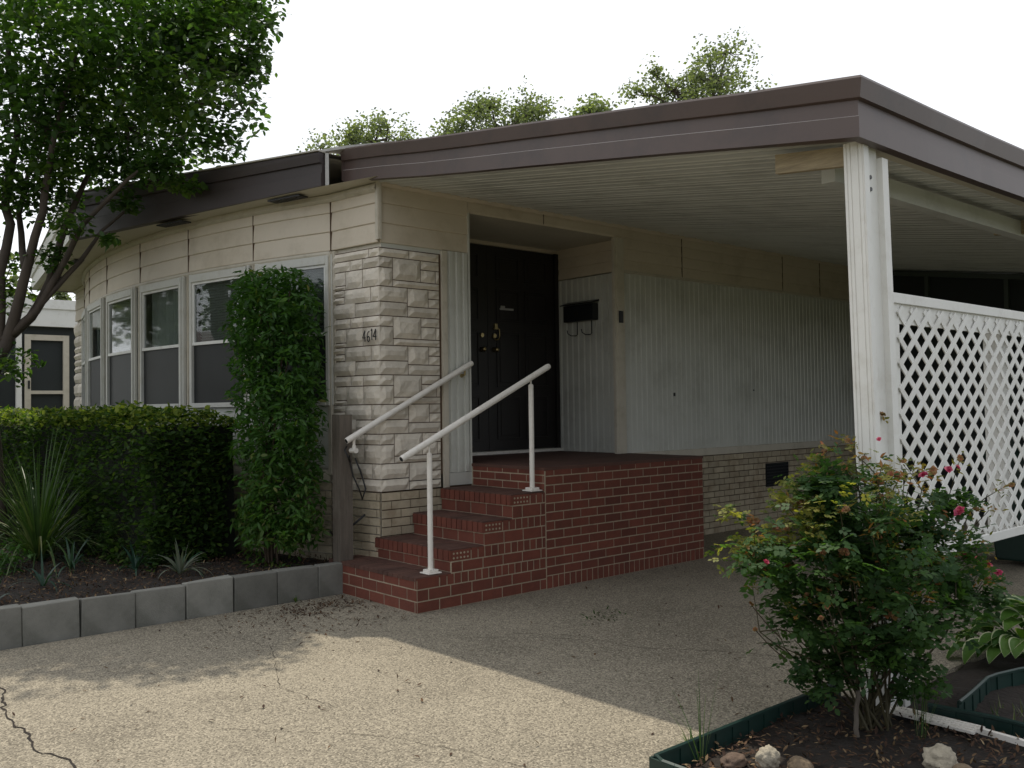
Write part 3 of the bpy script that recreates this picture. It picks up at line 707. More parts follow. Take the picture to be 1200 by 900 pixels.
# post: fluted front half, recessed web, fluted rear half
zt = ceil(4.2)+.0
def lean(mb):
    mb.v = [(x-.016*z+.038, y-.006*z+.09, z) for x, y, z in mb.v]
s_ = MB()
fl = [(4.205,-.02)]
for k in range(5):
    x = 4.205+k*.020; fl += [(x,-.07),(x+.013,-.07),(x+.0145,-.0655),(x+.0185,-.0655)] if k != 2 else [(x,-.07),(x+.019,-.07)]
fl += [(4.31,-.07),(4.31,-.02)]
for (xa, ya), (xb_, yb_) in zip(fl, fl[1:]): s_.face([(xa,ya,0),(xb_,yb_,0),(xb_,yb_,zt),(xa,ya,zt)])
s_.face([(4.31,-.02,0),(4.205,-.02,0),(4.205,-.02,zt),(4.31,-.02,zt)])
lean(s_); s_.build('post', M['white'], CP)
s_ = MB(); s_.box(4.22, 4.285, -.018, .105, 0, zt); lean(s_); s_.build('post_web', M['white'], CP)
s_ = MB(); s_.box(4.215, 4.315, .105, .165, 0, zt-.06); lean(s_); s_.build('post', M['white'], CP)
for z_ in (2.62, 2.56):
    s_ = MB(); s_.tube([(4.280,.03,z_),(4.292,.03,z_)], .011, 8); lean(s_); s_.build('bolt', M['black'], CP)
# outrigger boards and the side beam
for y in (.07, 2.97):
    s_ = MB(); s_.hexa([(3.77,y,ceil(3.77)-.115),(4.18,y,ceil(4.18)-.095),(4.18,y+.04,ceil(4.18)-.095),(3.77,y+.04,ceil(3.77)-.115),(3.77,y,ceil(3.77)-.012),(4.18,y,ceil(4.18)+.002),(4.18,y+.04,ceil(4.18)+.002),(3.77,y+.04,ceil(3.77)-.012)])
    s_.build('support_board', M['rawwood'], CP)
s_ = MB(); s_.box(3.88, 3.96, .35, 7.9, ceil(3.9)-.13, ceil(3.9)-.02); s_.build('side_beam', M['ceiling'], CP)

# lattice panel (two sheets in one frame)
LT = empty('lattice_panel', (4.21, 2.4, 0), 'white diagonal lattice panel framed beside the carport post', 'lattice')
s_ = MB(); s_.box(4.17, 4.235, .27, 4.6, 2.02, 2.075); s_.build('top_rail', M['white'], LT, bevel=.003)
s_ = MB(); s_.box(4.20, 4.2185, .50, 4.6, 1.915, 2.02); s_.build('upper_backing', M['white'], LT)
s_ = MB(); s_.box(4.17, 4.235, .27, 4.6, .645, .70); s_.build('bottom_rail', M['white'], LT, bevel=.003)
s_ = MB(); s_.box(4.175, 4.222, .27, .50, .70, 2.02); s_.build('end_stile', M['white'], LT)
s_ = MB(); s_.box(4.06, 4.17, 1.98, 2.09, .66, 1.98); s_.build('back_post', M['white'], LT, bevel=.004)
for (ya, yb_) in ((.47, 2.22), (2.235, 4.55)):
    s_ = MB(); za, zb_ = .705, 2.0; H_ = zb_-za; pit = .163; ww = .034
    for layer, sg in ((0, 1), (1, -1)):
        t = ya-H_*.62 if sg > 0 else ya
        y0 = ya-H_*1.3
        while y0 < yb_+H_*1.3:
            # slat from (y0,za) to (y0+sg*H,zb), steep slats
            sl = 1.22*H_*sg
            a, b = y0, y0+sl
            # clip to ya..yb
            pA, pB = (a, za), (b, zb_)
            lo, hi = 0, 1
            if b != a:
                ta, tb = (ya+.01-a)/(b-a), (yb_-.01-a)/(b-a); lo = max(0, min(ta, tb)); hi = min(1, max(ta, tb))
            if hi > lo+.01:
                x = 4.222+.008*layer if sg > 0 else 4.222
                x = 4.2225 if sg < 0 else 4.2295
                s_.bar((x, a+(b-a)*lo, za+H_*lo), (x, a+(b-a)*hi, za+H_*hi), .0065, ww, up=Vector((0,-(zb_-za),sl)).normalized() if False else (1,0,0)) if False else None
                d = Vector((0, b-a, H_)).normalized(); pr = Vector((0, -d.z, d.y))
                p = Vector((x, a+(b-a)*lo, za+H_*lo)); q = Vector((x, a+(b-a)*hi, za+H_*hi))
                s_.obox((p+q)/2, (q-p)/2, pr*ww/2, Vector((.0032,0,0)))
            y0 += pit
    s_.build('lattice_sheet', M['white'], LT)

# screened room closing the back of the carport
SR = empty('screened_room', (2.1, 8, 0), 'dark screened porch room across the back of the carport', 'porch')
s_ = MB(); s_.hexa([(.02,8.1,0),(4.2,8.1,0),(4.2,8.14,0),(.02,8.14,0),(.02,8.1,ceil(0)-.02),(4.2,8.1,ceil(4.2)-.02),(4.2,8.14,ceil(4.2)-.02),(.02,8.14,ceil(0)-.02)]); s_.build('screen', M['screen'], SR)
for x in (.04, .95, 1.95, 2.95, 3.95):
    s_ = MB(); s_.box(x, x+.05, 8.04, 8.1, 0, ceil(x)-.09); s_.build('mullion', M['mullion'], SR)
s_ = MB()
s_.hexa([(.0,8.02,ceil(0)-.09),(4.2,8.02,ceil(4.2)-.09),(4.2,8.1,ceil(4.2)-.09),(0,8.1,ceil(0)-.09),(.0,8.02,ceil(0)-.03),(4.2,8.02,ceil(4.2)-.03),(4.2,8.1,ceil(4.2)-.03),(0,8.1,ceil(0)-.03)])
s_.build('head_rail', M['mullion'], SR)
s_ = MB(); s_.box(.02, 4.2, 10.9, 11, 0, 2.7); s_.box(4.15,4.2,8.14,11,0,2.7); s_.build('back_wall', M['mullion'], SR)

# ------------------------------------------------------------------ brick steps and landing
ST = empty('brick_steps', (.5, 1, 0), 'red brick entrance steps and landing below the double door', 'steps')
PX = .978
hs = [.261, .432, .614, .803, 1.0]; ys = [-.338, -.02, .302, .6, .956]; YE = 3.083
xl = [-.28, -.06, .034, .034, .034]
mort = MB(); br = MB(); tr = MB(); perf = MB()
# mortar core
inset = .002
mort.box(.01, PX-inset, ys[4]+inset, YE-inset, 0, hs[4]-.03)
for k in range(4):
    mort.box(xl[k]+inset, PX-inset, ys[k]+inset, ys[k+1]+inset+.002, 0, hs[k]-.022)
gap = .010
def brick(o, ex, en, wv, hv, th=.02, c=None):
    c = min(1, max(0, random.gauss(.5, .22))) if c is None else c
    br.obox(o+ex*wv/2+Z*hv/2-en*(th/2-.0), ex*wv/2, en*(th/2+random.uniform(0, .0015)), Z*hv/2, c)
# landing side (facing +x), from the seam back
n_c = 12; hc = (1.0-.105)/n_c
for r in range(n_c):
    s0 = .966-(.105 if r % 2 else 0)
    while s0 < YE-.01:
        a, b = max(.966, s0), min(YE, s0+.205)
        if b-a > .03: brick(Vector((PX, a+gap/2, .105+r*hc+gap/2)), ex1, n1, b-a-gap, hc-gap)
        s0 += .205
s0 = .966
while s0 < YE-.02:                                   # soldier course at the foot
    b = min(YE, s0+.068); brick(Vector((PX, s0+gap/2, .003)), ex1, n1, b-s0-gap, .098); s0 += .068
# landing end faces
for r in range(n_c):
    s0 = .03-(.1 if r % 2 else 0)
    while s0 < PX-.01:
        a, b = max(.03, s0), min(PX, s0+.205)
        if b-a > .03: brick(Vector((a+gap/2, YE, .105+r*hc+gap/2)), Vector((1,0,0)), Vector((0,1,0)), b-a-gap, hc-gap)
        s0 += .205
# step side faces below each nosing, and risers
fN = Vector((0,-1,0)); eX = Vector((1,0,0))
for k in range(5):
    y0 = ys[k]; y1 = ys[k+1] if k < 4 else .966
    top = hs[k]; prev = hs[k-1] if k else 0
    rl = .085 if k < 4 else .068                      # rowlock height
    # riser (facing -y)
    z = prev; segs = []
    if k == 4: segs = [(prev, prev+.066, 'st'), (prev+.066, prev+.132, 'st'), (prev+.132, top-.004, 'st')]
    elif k == 0: segs = [(0, .085, 'st'), (.085, .172, 'st'), (.172, top-.004, 'st')]
    else: segs = [(prev, top-.092, 'st'), (top-.092, top-.004, 'rl')]
    for si, (za, zb_, kind) in enumerate(segs):
        bl = .205 if kind == 'st' else .068; s0 = xl[k]-(.1 if (si % 2 and kind == 'st') else 0)
        pr = .012 if kind == 'rl' else 0
        while s0 < PX-.005:
            a, b = max(xl[k], s0), min(PX, s0+bl)
            if b-a > .015: brick(Vector((a+gap/2, y0-pr, za+gap/2)), eX, fN, b-a-gap, zb_-za-gap, th=.022+pr)
            s0 += bl
# side of the steps (facing +x): bands continue under the treads
bands = []
def side_band(za, zb_, ya, yb_, kind, sh=0):
    bl = .205 if kind == 'st' else .068; s0 = ya-(.1 if sh else 0)
    while s0 < yb_-.005:
        a, b = max(ya, s0), min(yb_, s0+bl)
        if b-a > .015: brick(Vector((PX, a+gap/2, za+gap/2)), ex1, n1, b-a-gap, zb_-za-gap)
        s0 += bl
SE = .962
side_band(0, .085, ys[0], SE, 'st'); side_band(.085, .172, ys[0], SE, 'st', 1)
side_band(.172, .257, ys[0], -.13, 'st'); side_band(.172, .257, -.13, SE, 'rl')
for k in (1, 2, 3):
    side_band(hs[k-1]-.004, hs[k]-.092, ys[k], SE, 'st', k % 2)
    side_band(hs[k]-.092, hs[k]-.004, ys[k]-.012+.205, SE, 'rl')
    # perforated brick at the nosing corner
    a = ys[k]-.012; brick(Vector((PX, a+gap/2, hs[k]-.092+gap/2)), ex1, n1, .205-gap, .088-gap, c=.7)
    for i in range(5):
        for j in range(2):
            perf.tube([(PX+.0005, a+.035+i*.034, hs[k]-.066+j*.034), (PX+.0035, a+.035+i*.034, hs[k]-.066+j*.034)], .0085, 7)
side_band(hs[3]-.004+.004, hs[3]+.066, ys[4]-.0, SE, 'st'); side_band(hs[3]+.066, hs[3]+.132, ys[4], SE, 'st', 1); side_band(hs[3]+.132, .996, ys[4], SE, 'st')
br.build('brickwork', M['brick'], ST, bevel=0)
mort.build('mortar', M['mortar'], ST); perf.build('brick_holes', M['mortar'], ST)
# treads: bricks seen from above
for k in range(4):
    y0, y1 = ys[k]-.010, ys[k+1]
    s0 = xl[k]
    tb = MB()
    while s0 < PX-.012:
        b = min(PX-.003, s0+.068); tb.box(s0+.003, b-.003, y0+.004, min(y1, y0+.2), hs[k]-.028, hs[k]+random.uniform(-.001, .001), random.random())
        if y1-y0 > .215: tb.box(s0+.003, b-.003, y0+.208, y1, hs[k]-.028, hs[k]+random.uniform(-.001, .001), random.random())
        s0 += .068
    tb.box(xl[k]+.005, PX-.008, y0+.012, y1, hs[k]-.03, hs[k]-.004, .3)
    tb.build('tread', M['tread'], ST)
tb = MB(); tb.box(.0, PX+.003, ys[4]-.003, YE+.003, .975, 1.0); tb.box(-.98, .0, .95, 3.05, .90, 1.0); tb.build('landing_floor', M['tread'], ST)

# ------------------------------------------------------------------ hand rails
def rail(name, p, q, label):
    r_ = empty(name, (p[0], p[1], 0), label, 'handrail', 'white handrails of the entrance steps')
    p, q = Vector(p), Vector(q)
    s_ = MB(); s_.tube([p, p+(q-p)*.01, q-(q-p)*.01, q], [.024, .0255, .0255, .022], 16); s_.build('rail', M['whitemetal'], r_, smooth=False)
    s_ = MB(); d = (q-p).normalized(); s_.tube([p-d*.001, p+d*.004], [.0195, .0195], 14); s_.build('rail_end', M['black'], r_)
    return r_
r1 = rail('handrail', (.9,-.41,1.13), (.9,1.10,1.845), 'free standing white handrail with two posts on the outer side of the steps')
for (px_, py_, pz_, ztp) in ((.9,-.155,.261,1.165), (.9,.89,.803,1.69)):
    s_ = MB(); s_.tube([(px_,py_,pz_+.03),(px_,py_,ztp-.012),(px_,py_,ztp)], [.021,.021,.016], 14); s_.tube([(px_,py_,ztp),(px_,py_,ztp+.06)], .007, 8)
    po = s_.build('post', M['whitemetal'], r1)
    s_ = MB(); s_.box(px_-.06, px_+.06, py_-.06, py_+.06, pz_+.004, pz_+.014); s_.box(px_-.042, px_+.042, py_-.042, py_+.042, pz_+.014, pz_+.034)
    s_.build('base_plate', M['whitemetal'], po, bevel=.003)
r2 = rail('handrail', (.02,-.345,1.245), (.075,.93,1.905), 'white wall handrail running from the wooden post to the ribbed panel')
s_ = MB(); s_.tube([(.02,-.27,1.26),(.015,-.27,1.215),(.01,-.265,1.19)], [.012,.012,.02], 10); s_.tube([(.05,-.27,1.165),(-.03,-.27,1.165)], .022, 12)
s_.build('bracket', M['whitemetal'], r2)
s_ = MB(); s_.tube([(.072,.85,1.84),(.07,.85,1.80),(.012,.85,1.79)], [.008,.010,.02], 8); s_.build('bracket', M['brass'], r2)
# wooden post and cable
s_ = MB(); n = 14
zz = np.linspace(.12, 1.46, n)
for a, b in zip(zz, zz[1:]): s_.box(-.195, -.075, -.345, -.225, a, b)
wp = s_.build('wooden_post', M['wood']); wp.location.x += -.01; wp.data.update()
tag(wp, 'weathered square wooden post carrying the lower end of the wall handrail', 'post')
s_ = MB()
s_.tube([(-.05,-.30,1.20),(-.03,-.33,1.17),(.0,-.32,1.12),(-.02,-.29,1.08),(-.055,-.27,1.12),(-.06,-.26,1.05),(-.05,-.24,.95),(-.03,-.2,.85),(-.025,-.17,.76),(-.035,-.13,.84),(-.045,-.17,.98),(-.05,-.22,1.1)], .0075, 6)
s_.tube([(-.10,-.10,.62),(-.2,-.2,.5),(-.33,-.25,.42),(-.5,-.2,.45)], .009, 6)
tag(s_.build('black_cable', M['rubber'], smooth=True), 'black cable looped down beside the wooden post', 'cable')

# ------------------------------------------------------------------ mailbox, door bell
MBX = empty('mailbox', (-.6, 3.0, 2.4), 'black wall mailbox with newspaper hooks beside the door', 'mailbox')
s_ = MB(); s_.box(-.80, -.34, 2.95, 3.035, 2.44, 2.62); s_.build('box_body', M['black'], MBX, bevel=.006)
s_ = MB(); s_.hexa([(-.83,2.925,2.62),(-.33,2.925,2.62),(-.33,3.04,2.645),(-.83,3.04,2.645),(-.83,2.925,2.632),(-.33,2.925,2.632),(-.33,3.04,2.668),(-.83,3.04,2.668)]); s_.build('lid', M['black'], MBX)
s_ = MB(); s_.tube([(-.60,2.95,2.53),(-.60,2.944,2.53)], [.034,.030], 16); s_.build('medallion', M['door'], MBX)
for x in (-.66, -.44):
    s_ = MB(); s_.tube([(x,3.03,2.44),(x,3.03,2.30),(x,3.0,2.285),(x-.02,2.95,2.285),(x-.05,2.93,2.31),(x-.055,2.925,2.345)], .006, 6); s_.build('hook', M['black'], MBX)
s_ = MB(); s_.box(.031, .05, 2.95, 3.005, 2.375, 2.50); tag(s_.build('doorbell', M['black'], bevel=.004), 'small black door chime box on the entry trim', 'doorbell')

# ------------------------------------------------------------------ edging, strip, rocks, bin
def strip_edging(name, pts, h_, label, z0=0, mt='edging'):
    s_ = MB(); P_ = []
    for a, b in zip(pts, pts[1:]):
        n = max(2, int((Vector(b)-Vector(a)).length/.03))
        for i in range(n): P_.append(Vector(a).lerp(Vector(b), i/n))
    P_.append(Vector(pts[-1]))
    th = .004
    for i in range(len(P_)-1):
        d = (P_[i+1]-P_[i]).normalized(); n_ = Vector((-d.y, d.x, 0)); w_ = .006 if i % 4 < 2 else 0
        s_.obox((P_[i]+P_[i+1])/2+Z*(z0+h_/2)+n_*w_, d*(P_[i+1]-P_[i]).length/2, n_*.005, Z*h_/2)
    s_.tube([p+Z*(z0+h_) for p in P_[::3]+[P_[-1]]], .011, 6)
    return tag(s_.build(name, M[mt]), label, 'garden edging', 'green plastic garden edging')
strip_edging('garden_edging', [(5.4,-1.39,0),(4.072,-1.385,0),(4.068,-.5,0),(4.072,.08,0)], .10, 'dark green plastic edging between the driveway and the rose bed', -.01)
strip_edging('garden_edging', [(4.62,.18,0),(4.60,.35,0),(4.55,.7,0),(4.62,1.0,0),(4.8,1.25,0),(5.2,1.5,0)], .10, 'curved dark green edging in front of the hosta', -.01)
strip_edging('garden_edging', [(4.5,.12,0),(4.8,.16,0),(5.4,.10,0),(6.2,.0,0)], .075, 'low dark green edging behind the white strip', -.01)
s_ = MB()
p, q = Vector((4.36,.03,.035)), Vector((4.78,.0,.045)); d = (q-p).normalized(); n_ = Vector((-d.y, d.x, 0))
for k in range(7): s_.obox((p+q)/2+n_*(-.045+k*.015)+Z*(.004 if k % 2 else -.002), d*(q-p).length/2, n_*.0075, Z*.006)
s_.obox((q+Vector((5.9,-.14,.05)))/2, (Vector((5.9,-.14,.05))-q)/2, n_*.012, Z*.012)
tag(s_.build('fluted_strip', M['whitemetal']), 'long white fluted aluminium strip lying on the mulch beside the rose bush', 'metal strip')
def rockobj(c, r, mt, label, knob=0):
    import bmesh
    bm = bmesh.new(); bmesh.ops.create_icosphere(bm, subdivisions=4, radius=1)
    sd_ = random.uniform(0, 50)
    for v in bm.verts:
        n = v.co.normalized(); k_ = 1+.22*noise.noise(n*1.6+Vector((sd_,0,0)))+.08*noise.noise(n*5+Vector((sd_,0,0)))
        if knob: k_ += .16*(1-noise.voronoi(n*3.2+Vector((sd_,0,0)))[0][0]*1.7)
        v.co = Vector((n.x*r[0], n.y*r[1], n.z*r[2]))*k_*.85
    me = bpy.data.meshes.new('rock'); bm.to_mesh(me); bm.free(); me.materials.append(M[mt])
    me.polygons.foreach_set('use_smooth', [True]*len(me.polygons))
    o = bpy.data.objects.new('garden_rock', me); COL.objects.link(o); o.location = c; o.rotation_euler[2] = random.uniform(0, 6)
    return tag(o, label, 'rock', 'rocks along the front of the rose bed')
rockobj((4.25,-1.08,.045), (.07,.05,.035), 'stoneC', 'flat reddish brown rock, leftmost in the rose bed')
rockobj((4.36,-1.00,.065), (.055,.05,.055), 'stoneB', 'pale knobbly rock made of small nodules', 1)
rockobj((4.47,-.95,.05), (.065,.055,.045), 'stoneA', 'rounded mottled brown rock right of the pale knobbly one')
rockobj((4.62,-.88,.03), (.075,.06,.04), 'stoneC', 'low dark rock at the bottom middle of the rose bed')
rockobj((4.74,-.83,.02), (.06,.05,.03), 'stoneA', 'low tan rock right of the low dark one')
rockobj((4.83,-.50,.06), (.075,.065,.065), 'stoneB', 'large lumpy tan rock near the white strip', 1)
rockobj((4.93,-.53,.05), (.045,.04,.035), 'stoneA', 'small tan rock leaning on the large lumpy one')
BN = empty('trash_bin', (3.3, 4.9, 0), 'dark green wheeled trash bin standing behind the lattice', 'trash bin')
s_ = MB(); s_.hexa([(3.08,4.62,.05),(3.62,4.62,.05),(3.62,5.2,.05),(3.08,5.2,.05),(3.02,4.55,.98),(3.68,4.55,.98),(3.68,5.26,.98),(3.02,5.26,.98)]); s_.build('bin_body', M['binplastic'], BN, bevel=.02)
s_ = MB(); s_.hexa([(3.0,4.52,.98),(3.70,4.52,.98),(3.70,5.3,.98),(3.0,5.3,.98),(3.06,4.6,1.06),(3.64,4.6,1.06),(3.64,5.24,1.08),(3.06,5.24,1.08)]); s_.build('lid', M['binplastic'], BN, bevel=.01)
for x in (3.06, 3.6):
    s_ = MB(); s_.tube([(x,5.22,.11),(x+.05,5.22,.11)], .11, 18); s_.build('wheel', M['rubber'], BN)

# ------------------------------------------------------------------ neighbour's house behind on the left
NB = empty('neighbour_house', (-14, 4, 0), 'white flat roofed neighbouring home with screened porch, behind the tree', 'house')
s_ = MB(); s_.box(-11.9, -11.42, -2.2, 12, 3.08, 3.56); s_.box(-11.42,-11.39,-2.2,12,3.4,3.57); s_.build('fascia', M['white'], NB)
s_ = MB(); s_.box(-18, -11.5, -2.2, 12, 3.45, 3.58); s_.build('roof', M['roofing'], NB)
s_ = MB(); s_.box(-18, -12.6, -2, 12, 0, 3.4); s_.build('wall', M['dark'], NB)
s_ = MB(); s_.box(-11.62, -11.54, -.9, 2.5, 0, 3.1); s_.build('screen', M['screen'], NB)
s_ = MB()
for y in (-.55, -.16, 1.5):
    s_ = MB(); s_.box(-11.56, -11.47, y, y+.09, 0, 3.08); s_.build('porch_post', M['white'], NB)
s_ = MB(); s_.box(-11.53,-11.48,-.02,.08,.1,2.93); s_.box(-11.53,-11.48,.62,.72,.1,2.93); s_.box(-11.53,-11.48,.08,.62,2.83,2.93); s_.box(-11.53,-11.48,.08,.62,1.86,1.92); s_.box(-11.53,-11.48,.08,.62,.1,.25)
dr = s_.build('screen_door', M['trim'], NB)
s_ = MB(); s_.box(-11.48,-11.46,.03,.06,1.95,2.1); s_.build('handle', M['black'], dr)

# ------------------------------------------------------------------ trees and plants
def limb(mb, pts, r0, r1, n=9):
    P_ = [Vector(p) for p in pts]; Q = []
    for i in range(len(P_)-1):
        for t in (0, .33, .66): Q.append(P_[i].lerp(P_[i+1], t)+Vector((random.gauss(0, r0*.15),)*3)*(1 if i or t else 0))
    Q.append(P_[-1]); N_ = len(Q)
    mb.tube(Q, [r0+(r1-r0)*i/(N_-1) for i in range(N_)], n)
    return Q
# foreground crape myrtle
CM = empty('crape_myrtle', (-3.62,-2.06,.2), 'multi trunk crape myrtle with dense green crown left in front of the house', 'tree')
tk = MB(); D = 8.9
base = Vector((CM.location.x, CM.location.y, .15))
limbs = [
 ([base, P3(-12,470,D), P3(-4,420,D), P3(0,380,D), P3(2,320,D), P3(8,240,D+.1), P3(20,150,D+.2), P3(10,40,D)], .10, .03),
 ([P3(-6,430,D), P3(12,390,D), P3(28,330,D-.1), P3(48,250,D-.2), P3(62,170,D-.3), P3(90,60,D-.3)], .085, .02),
 ([P3(4,400,D), P3(36,372,D+.1), P3(58,330,D+.1), P3(80,255,D+.2), P3(112,190,D+.3), P3(150,110,D+.4)], .07, .018),
 ([P3(10,395,D), P3(42,365,D), P3(68,320,D), P3(98,262,D-.2), P3(150,210,D-.3), P3(215,160,D-.3)], .055, .014),
 ([P3(22,385,D), P3(52,352,D), P3(92,308,D+.1), P3(120,270,D+.2), P3(165,232,D+.2)], .045, .012),
 ([P3(0,370,D), P3(-20,300,D+.2), P3(-50,200,D+.3), P3(-90,60,D+.3)], .06, .02),
 ([P3(30,320,D), P3(22,250,D+.3), P3(40,180,D+.5), P3(60,60,D+.6)], .045, .015),
]
for pts, a, b in limbs: limb(tk, pts, a*.80, b*.8)
lobes = [(215,215,D+.1,.2,.2,.07,60),(150,240,D,.16,.16,.07,45),(60,300,D,.2,.2,.15,70),(-60,30,D+.2,.95,.9,.9,650),(40,20,D-.2,1.15,1.1,.9,1700),(120,70,D,1.0,.95,.75,1900),(205,60,D-.1,.75,.8,.6,1500),(262,40,D,.45,.5,.35,600),(235,120,D+.1,.5,.6,.42,800),(285,75,D+.1,.22,.3,.2,160),
         (150,150,D+.1,.75,.8,.5,1300),(60,150,D-.1,.9,.9,.6,1500),(245,165,D,.3,.35,.2,260),(30,215,D+.1,.55,.6,.35,650),(110,200,D-.1,.4,.5,.25,420),(-40,220,D,.45,.45,.4,180),(5,330,D+.1,.22,.3,.35,200),(15,430,D-.1,.3,.3,.22,130),(200,190,D-.1,.28,.3,.14,170),(170,205,D-.4,.3,.3,.12,120),(230,0,D,.8,.8,.4,900),(110,-60,D,1.3,1.2,.8,700),(290,10,D+.1,.22,.3,.2,170),(50,170,D+.3,.9,.8,.7,900),(128,280,D-.2,.12,.12,.05,28),(80,262,D-.3,.25,.2,.14,70)]
pts = []
for u, v, d, rx, ry, rz, n in lobes:
    if u > 180: d -= .5
    rx, ry, rz = rx*1.07, ry*1.07, rz*1.07
    c = P3(u, v, d); pts.append(ball(int(n*2.6), c, (rx, ry, rz), .42))
    for _ in range(max(1, n//150)):
        e = Vector(ball(1, c, (rx*.9, ry*.9, rz*.9), .2)[0]); limb(tk, [c.lerp(e, -.1), c.lerp(e, .5)-Z*.03, e], .008, .003, 4)
pts = np.concatenate(pts)
# clumping: drop leaves where a noise field is low so that sky shows in gaps
keep = np.array([noise.noise(Vector(p*2.6))+.45*noise.noise(Vector(p*6.5)) > -.12-.12*(p[2]-4.6 > 0) for p in pts]); pts = pts[keep]
t_ = np.array([.5+.7*noise.noise(Vector(p*1.7)) for p in pts])+rng.normal(0, .18, len(pts))
tk.build('trunk', M['bark'], CM, smooth=True)
leaves('crown', pts, .076, L_crape, CM, 'oval', droop=.35, tone=t_, up=.75)
# bare twigs with seed heads at the crown's edge
s_ = MB()
for u0, v0, u1, v1 in ((280,70,312,85),(270,90,325,88),(262,120,300,150),(255,100,292,155),(240,20,300,15)):
    a, b = P3(u0, v0, D), P3(u1, v1, D); limb(s_, [a, a.lerp(b, .5)+Z*.02, b], .004, .0015, 4)
s_.build('bare_twigs', M['twig'], CM)

# clipped hedge below the windows
HG = empty('clipped_hedge', (-4, -1.3, .15), 'box clipped hedge with sunlit yellow green top below the bow windows', 'hedge')
hx0, hx1 = -9.0, -1.25
def hedge_y(x): return -1.50-.52*min(1, max(0, -(x+1.45)/3.0)), fy_(x) -.28
n = 34000
x = rng.uniform(hx0, hx1, n); 
ya = np.array([hedge_y(a)[0] for a in x]); yb2 = np.array([hedge_y(a)[1] for a in x])
face = rng.uniform(0, 1, n); top = face < .47
yy = np.where(top, rng.uniform(0, 1, n)*(yb2-ya)+ya, ya+np.abs(rng.normal(0, .06, n)))
ht = 1.49
zz2 = np.where(top, ht-np.abs(rng.normal(0, .05, n)), rng.uniform(.18, ht, n))
endm = rng.uniform(0, 1, n) < .10
x = np.where(endm, hx1-np.abs(rng.normal(0, .07, n)), x); yy = np.where(endm, rng.uniform(-1.50, -.78, n), yy); zz2 = np.where(endm, rng.uniform(.2, 1.44, n), zz2)
pts = np.stack([x, yy, zz2], 1)
bump_ = np.array([noise.noise(Vector((p[0]*2.2, p[1]*2.2, p[2]*2.2)))*.13+noise.noise(Vector(p*6))*.06 for p in pts])
pts[:, 1] -= np.where(top, 0, bump_); pts[:, 2] += np.where(top, bump_, 0); 
edge = np.clip((pts[:, 2]-1.24)/.22, 0, 1); pts[:, 1] += np.where(top, 0, edge**2*.10)
crn = np.clip((pts[:, 0]-(hx1-.18))/.18, 0, 1); pts[:, 2] -= crn**2*.16*(pts[:, 2] > 1.2)
tn = rng.uniform(.05, .65, n)+np.where(pts[:, 2] > 1.36, .30, 0)   # sunlight on the clipped top is put into the leaf tone
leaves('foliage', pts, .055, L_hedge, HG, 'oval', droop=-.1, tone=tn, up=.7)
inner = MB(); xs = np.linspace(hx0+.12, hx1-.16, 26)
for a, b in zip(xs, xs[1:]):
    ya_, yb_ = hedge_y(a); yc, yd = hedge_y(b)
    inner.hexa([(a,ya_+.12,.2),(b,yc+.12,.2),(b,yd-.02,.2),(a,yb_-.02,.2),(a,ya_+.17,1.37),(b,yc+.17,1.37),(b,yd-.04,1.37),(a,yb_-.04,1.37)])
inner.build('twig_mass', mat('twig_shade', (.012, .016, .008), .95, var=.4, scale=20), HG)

# columnar heavenly bamboo in front of the first window
NA = empty('columnar_shrub', (-.78, -.62, .2), 'tall narrow leafy shrub trained in front of the right hand window', 'shrub')
st = MB()
for k in range(9):
    a = random.uniform(0, 6.28); r_ = random.uniform(.02, .12); x_, y_ = -.78+r_*math.cos(a), -.62+r_*math.sin(a)
    limb(st, [(x_,y_,.2),(x_+random.gauss(0,.03),y_+random.gauss(0,.03),.9),(x_+random.gauss(0,.12),y_+random.gauss(0,.08),1.9),(x_+random.gauss(0,.15),y_+random.gauss(0,.08),2.5)], .009, .004, 6)
st.build('stems', M['twig'], NA)
cl = []
for (zc, rw, dxx, n) in ((2.55,.34,.0,900),(2.38,.46,-.02,1200),(2.15,.50,-.03,1300),(1.9,.50,-.02,1300),(1.65,.50,.0,1300),(1.42,.48,.05,1200),(1.18,.44,.03,1100),(.95,.40,.05,1000),(.72,.40,.05,900),(.5,.40,.07,750)):
    c = ball(int(n*1.35), (-.70+dxx, -.60, zc), (rw*1.24, .34, .20), .35); cl.append(c)
for (dx_, dz_, rr_, n_) in ((-.50,2.38,.16,160),(-.52,2.10,.15,130),(-.34,2.62,.18,200),(.40,2.30,.2,260),(.46,1.75,.14,140),(.44,1.30,.16,170),(-.45,1.15,.14,120),(.38,.62,.2,260),(-.36,.55,.2,240),(-.05,.34,.36,620),(.25,.42,.2,200),(.52,2.0,.1,60),(-.62,2.25,.08,40)):
    cl.append(ball(n_, (-.68+dx_, -.64, dz_), (rr_, .2, rr_*.8), .5))
cl = np.concatenate(cl)
kp = np.array([noise.noise(Vector(p*4.5)) > -.30+.12*(p[2] < .75) for p in cl]); cl = cl[kp]
t_ = .25+.35*(1-np.clip((cl[:, 2]-.3)/1.8, 0, 1))+rng.normal(0, .12, len(cl))+.55*(rng.uniform(0, 1, len(cl)) < .02)
leaves('foliage', cl, .075, L_nand, NA, 'lance', droop=.45, tone=t_, up=.7)

